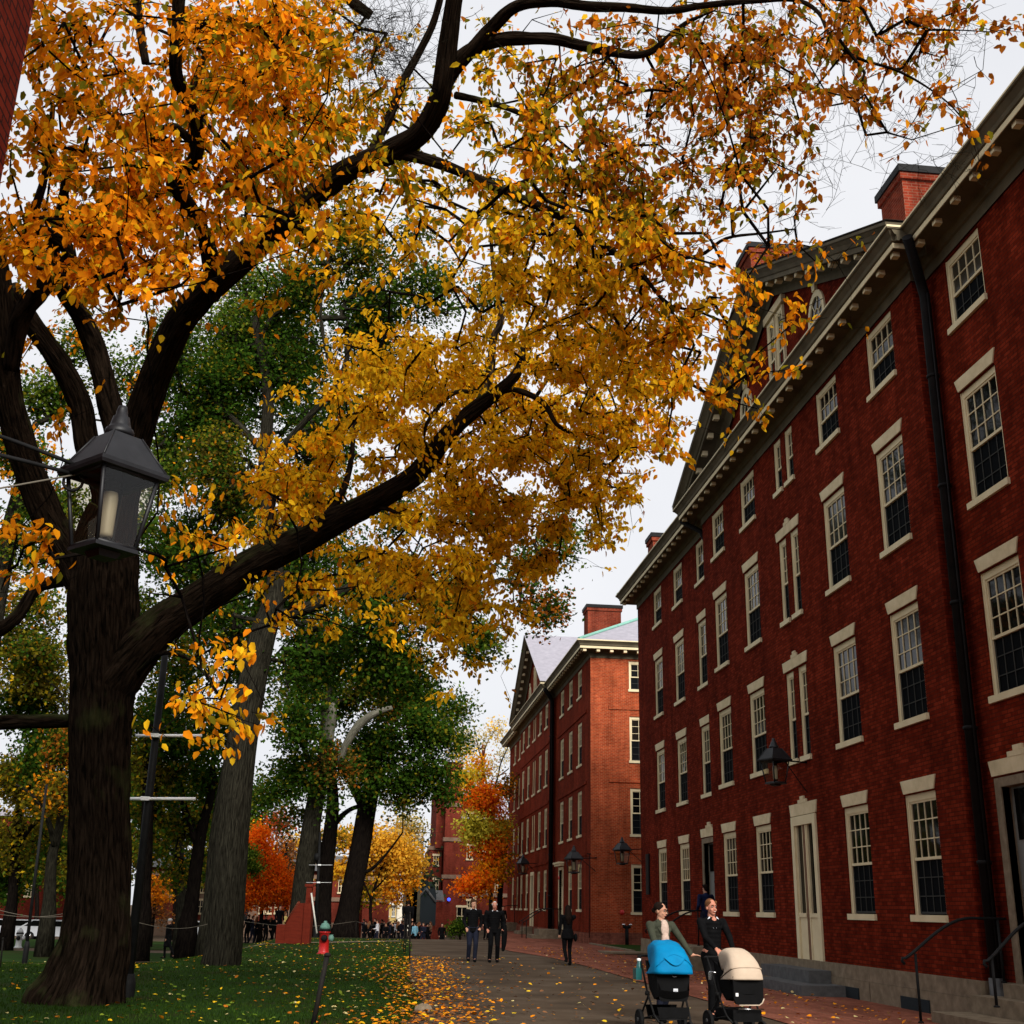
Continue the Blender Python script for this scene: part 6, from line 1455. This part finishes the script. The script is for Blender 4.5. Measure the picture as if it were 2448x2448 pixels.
# ------------------------------------------------------------------ fallen leaves and grass
def scatter(n,fn):
    P=[]
    while len(P)<n:
        p=fn()
        if p is not None: P.append(p)
    return np.array(P)
def fl(n,fn,pal,w,L=(.05,.10),name='fallen_leaves'):
    P=scatter(n,fn); n=len(P); P[:,2]=[float(gz(x,y)) for x,y in P[:,:2]]; P[:,2]+=P2OFF
    D=rand_unit(n); D[:,2]*=.15; D/=np.linalg.norm(D,axis=1,keepdims=True); N=rand_unit(n)*.35+np.array([0,0,1.])
    c=pick(pal,w,n); link(name,leaf_mesh(name,P,D,N,rng.uniform(*L,n),c,'ground_leaves',wide=.9),kind='stuff')
P2OFF=.05
def edge(y): 
    for i in range(len(lawn_e)-1):
        if lawn_e[i][1]<=y<=lawn_e[i+1][1]:
            t=(y-lawn_e[i][1])/(lawn_e[i+1][1]-lawn_e[i][1]); return lawn_e[i][0]+t*(lawn_e[i+1][0]-lawn_e[i][0])
    return 1.7
def f_edge():
    y=14+26*random.random()**1.5; x=edge(y)+random.gauss(.25,.55); return (x,y,0)
def f_path():
    y=13+28*random.random()**1.6; x=random.uniform(.6,6.2) 
    if random.random()<.3 and x>4.5: return None
    return (x,y,0)
def f_brick():
    y=13+40*random.random()**1.3; return (random.uniform(5.8,9.6),y,0)
def f_lawn():
    y=15+45*random.random()**1.4; x=random.uniform(-14,edge(y)); 
    if random.random()>math.exp((x-1)/5.): return None
    return (x,y,0)
fl(2700,f_edge,['orange','gold','rust','brown'],[1,.25,1.1,.8],name='fallen_leaves_along_the_verge')
fl(620,f_path,['gold','orange','pale','brown'],[.35,.7,.4,1.3],name='fallen_leaves_on_the_path')
fl(900,f_brick,['orange','rust','pale','brown'],[.9,.8,.3,.9],name='fallen_leaves_on_the_bricks')
fl(2300,f_lawn,['gold','pale','lime','orange','rust'],[.4,.3,1.,.3,.6],name='fallen_leaves_on_the_lawn')
def f_grass():
    y=14.5+22*random.random()**1.8; return (random.uniform(-9,edge(y)+.03),y,0)
n=70000; yy=14.5+30*rng.random(n)**1.7; xx=rng.uniform(-12,1.0,n); ed=np.array([edge(float(y)) for y in yy]); k=(xx<ed+rng.normal(size=n)*.04); P=np.stack([xx,yy,gz(xx,yy)+.02],1)[k]; n=len(P)
D=rand_unit(n)*.5+np.array([0,0,1.]); D/=np.linalg.norm(D,axis=1,keepdims=True)
c=np.array([.022,.052,.007])+rng.random((n,1))*np.array([.035,.06,.008]); c*=rng.uniform(.6,1.1,(n,1)); c*=(.8+.3*np.sin(P[:,0]*1.3+np.sin(P[:,1]*.9)*2)*np.sin(P[:,1]*.7+1))[:,None]
link('grass_blades',leaf_mesh('grass_blades',P,D,rand_unit(n),rng.uniform(.03,.075,n),c,'grass_blades',wide=.22,simple=True),kind='stuff')
# a few leaves caught on trunk base
# ------------------------------------------------------------------ bases of things
bpy.context.view_layer.update()
for o in list(col.objects):
    if o.parent is None and o.data is None and o.get('label') and o.location.length<1e-6 and len(o.children):
        mn=[1e9]*3;mx=[-1e9]*3
        first=[c for c in o.children if c.name.split('.')[0] in ('trunk','wall','pole','side_panel')] or list(o.children)
        for c in first:
            for v in c.bound_box:
                w=c.matrix_world@Vector(v)
                for i in range(3): mn[i]=min(mn[i],w[i]); mx[i]=max(mx[i],w[i])
        b=Vector(((mn[0]+mx[0])/2,(mn[1]+mx[1])/2,max(mn[2],0) if mn[2]<.6 else 0))
        if first[0].name.startswith('trunk'):
            v0=first[0].data.vertices[0].co; b=Vector((v0.x,v0.y,0))
        o.location=b
        for c in o.children: c.location=c.location-b
# ------------------------------------------------------------------ sky, light, camera
w=bpy.data.worlds.new('World'); scene.world=w; w.use_nodes=True; nt=w.node_tree; bg=nt.nodes['Background']
sky=nt.nodes.new('ShaderNodeTexSky'); sky.sky_type='NISHITA'; sky.sun_disc=False
SE,SA=R_(33),R_(166)   # sun elevation; azimuth from +Y clockwise
sky.sun_elevation=SE; sky.sun_rotation=SA; sky.air_density=1; sky.dust_density=3
tc=nt.nodes.new('ShaderNodeTexCoord'); nz=nt.nodes.new('ShaderNodeTexNoise'); nz.inputs['Scale'].default_value=1.6; nz.inputs['Detail'].default_value=5
nt.links.new(tc.outputs['Generated'],nz.inputs['Vector']); cr=nt.nodes.new('ShaderNodeValToRGB'); cr.color_ramp.elements[0].position=.3; cr.color_ramp.elements[1].position=.7
cr.color_ramp.elements[0].color=(.64,.66,.71,1); cr.color_ramp.elements[1].color=(.86,.86,.88,1); nt.links.new(nz.outputs['Fac'],cr.inputs[0])
sc=nt.nodes.new('ShaderNodeVectorMath'); sc.operation='SCALE'; sc.inputs['Scale'].default_value=10.; nt.links.new(cr.outputs[0],sc.inputs[0])
mx=nt.nodes.new('ShaderNodeMix'); mx.data_type='RGBA'; mx.inputs[0].default_value=.93; nt.links.new(sky.outputs[0],mx.inputs[6]); nt.links.new(sc.outputs[0],mx.inputs[7])
nt.links.new(mx.outputs[2],bg.inputs['Color']); bg.inputs['Strength'].default_value=.10
sl=bpy.data.lights.new('sun','SUN'); sl.energy=4.2; sl.angle=R_(28); sl.color=(1,.96,.9); so=bpy.data.objects.new('sun',sl); col.objects.link(so)
d=Vector((math.sin(SA)*math.cos(SE),math.cos(SA)*math.cos(SE),math.sin(SE))); so.rotation_euler=d.to_track_quat('Z','Y').to_euler()
cam=bpy.data.cameras.new('camera'); co=bpy.data.objects.new('camera',cam); col.objects.link(co); scene.camera=co
cam.sensor_fit='HORIZONTAL'; cam.sensor_width=36; cam.lens=36*FPX/2448; cam.clip_end=2000; cam.clip_start=.05
M=Matrix([[*RM[0],CAM[0]],[*RM[1],CAM[1]],[*RM[2],CAM[2]],[0,0,0,1]])
q=Matrix(RM.tolist()).to_quaternion(); co.rotation_mode='QUATERNION'; co.rotation_quaternion=q; co.location=tuple(CAM)
scene.render.resolution_x=1024; scene.render.resolution_y=1024
scene.view_settings.view_transform='Standard'; scene.view_settings.look='None'; scene.view_settings.gamma=1; scene.view_settings.exposure=.22
scene.cycles.max_bounces=5; scene.cycles.diffuse_bounces=3; scene.cycles.transparent_max_bounces=8
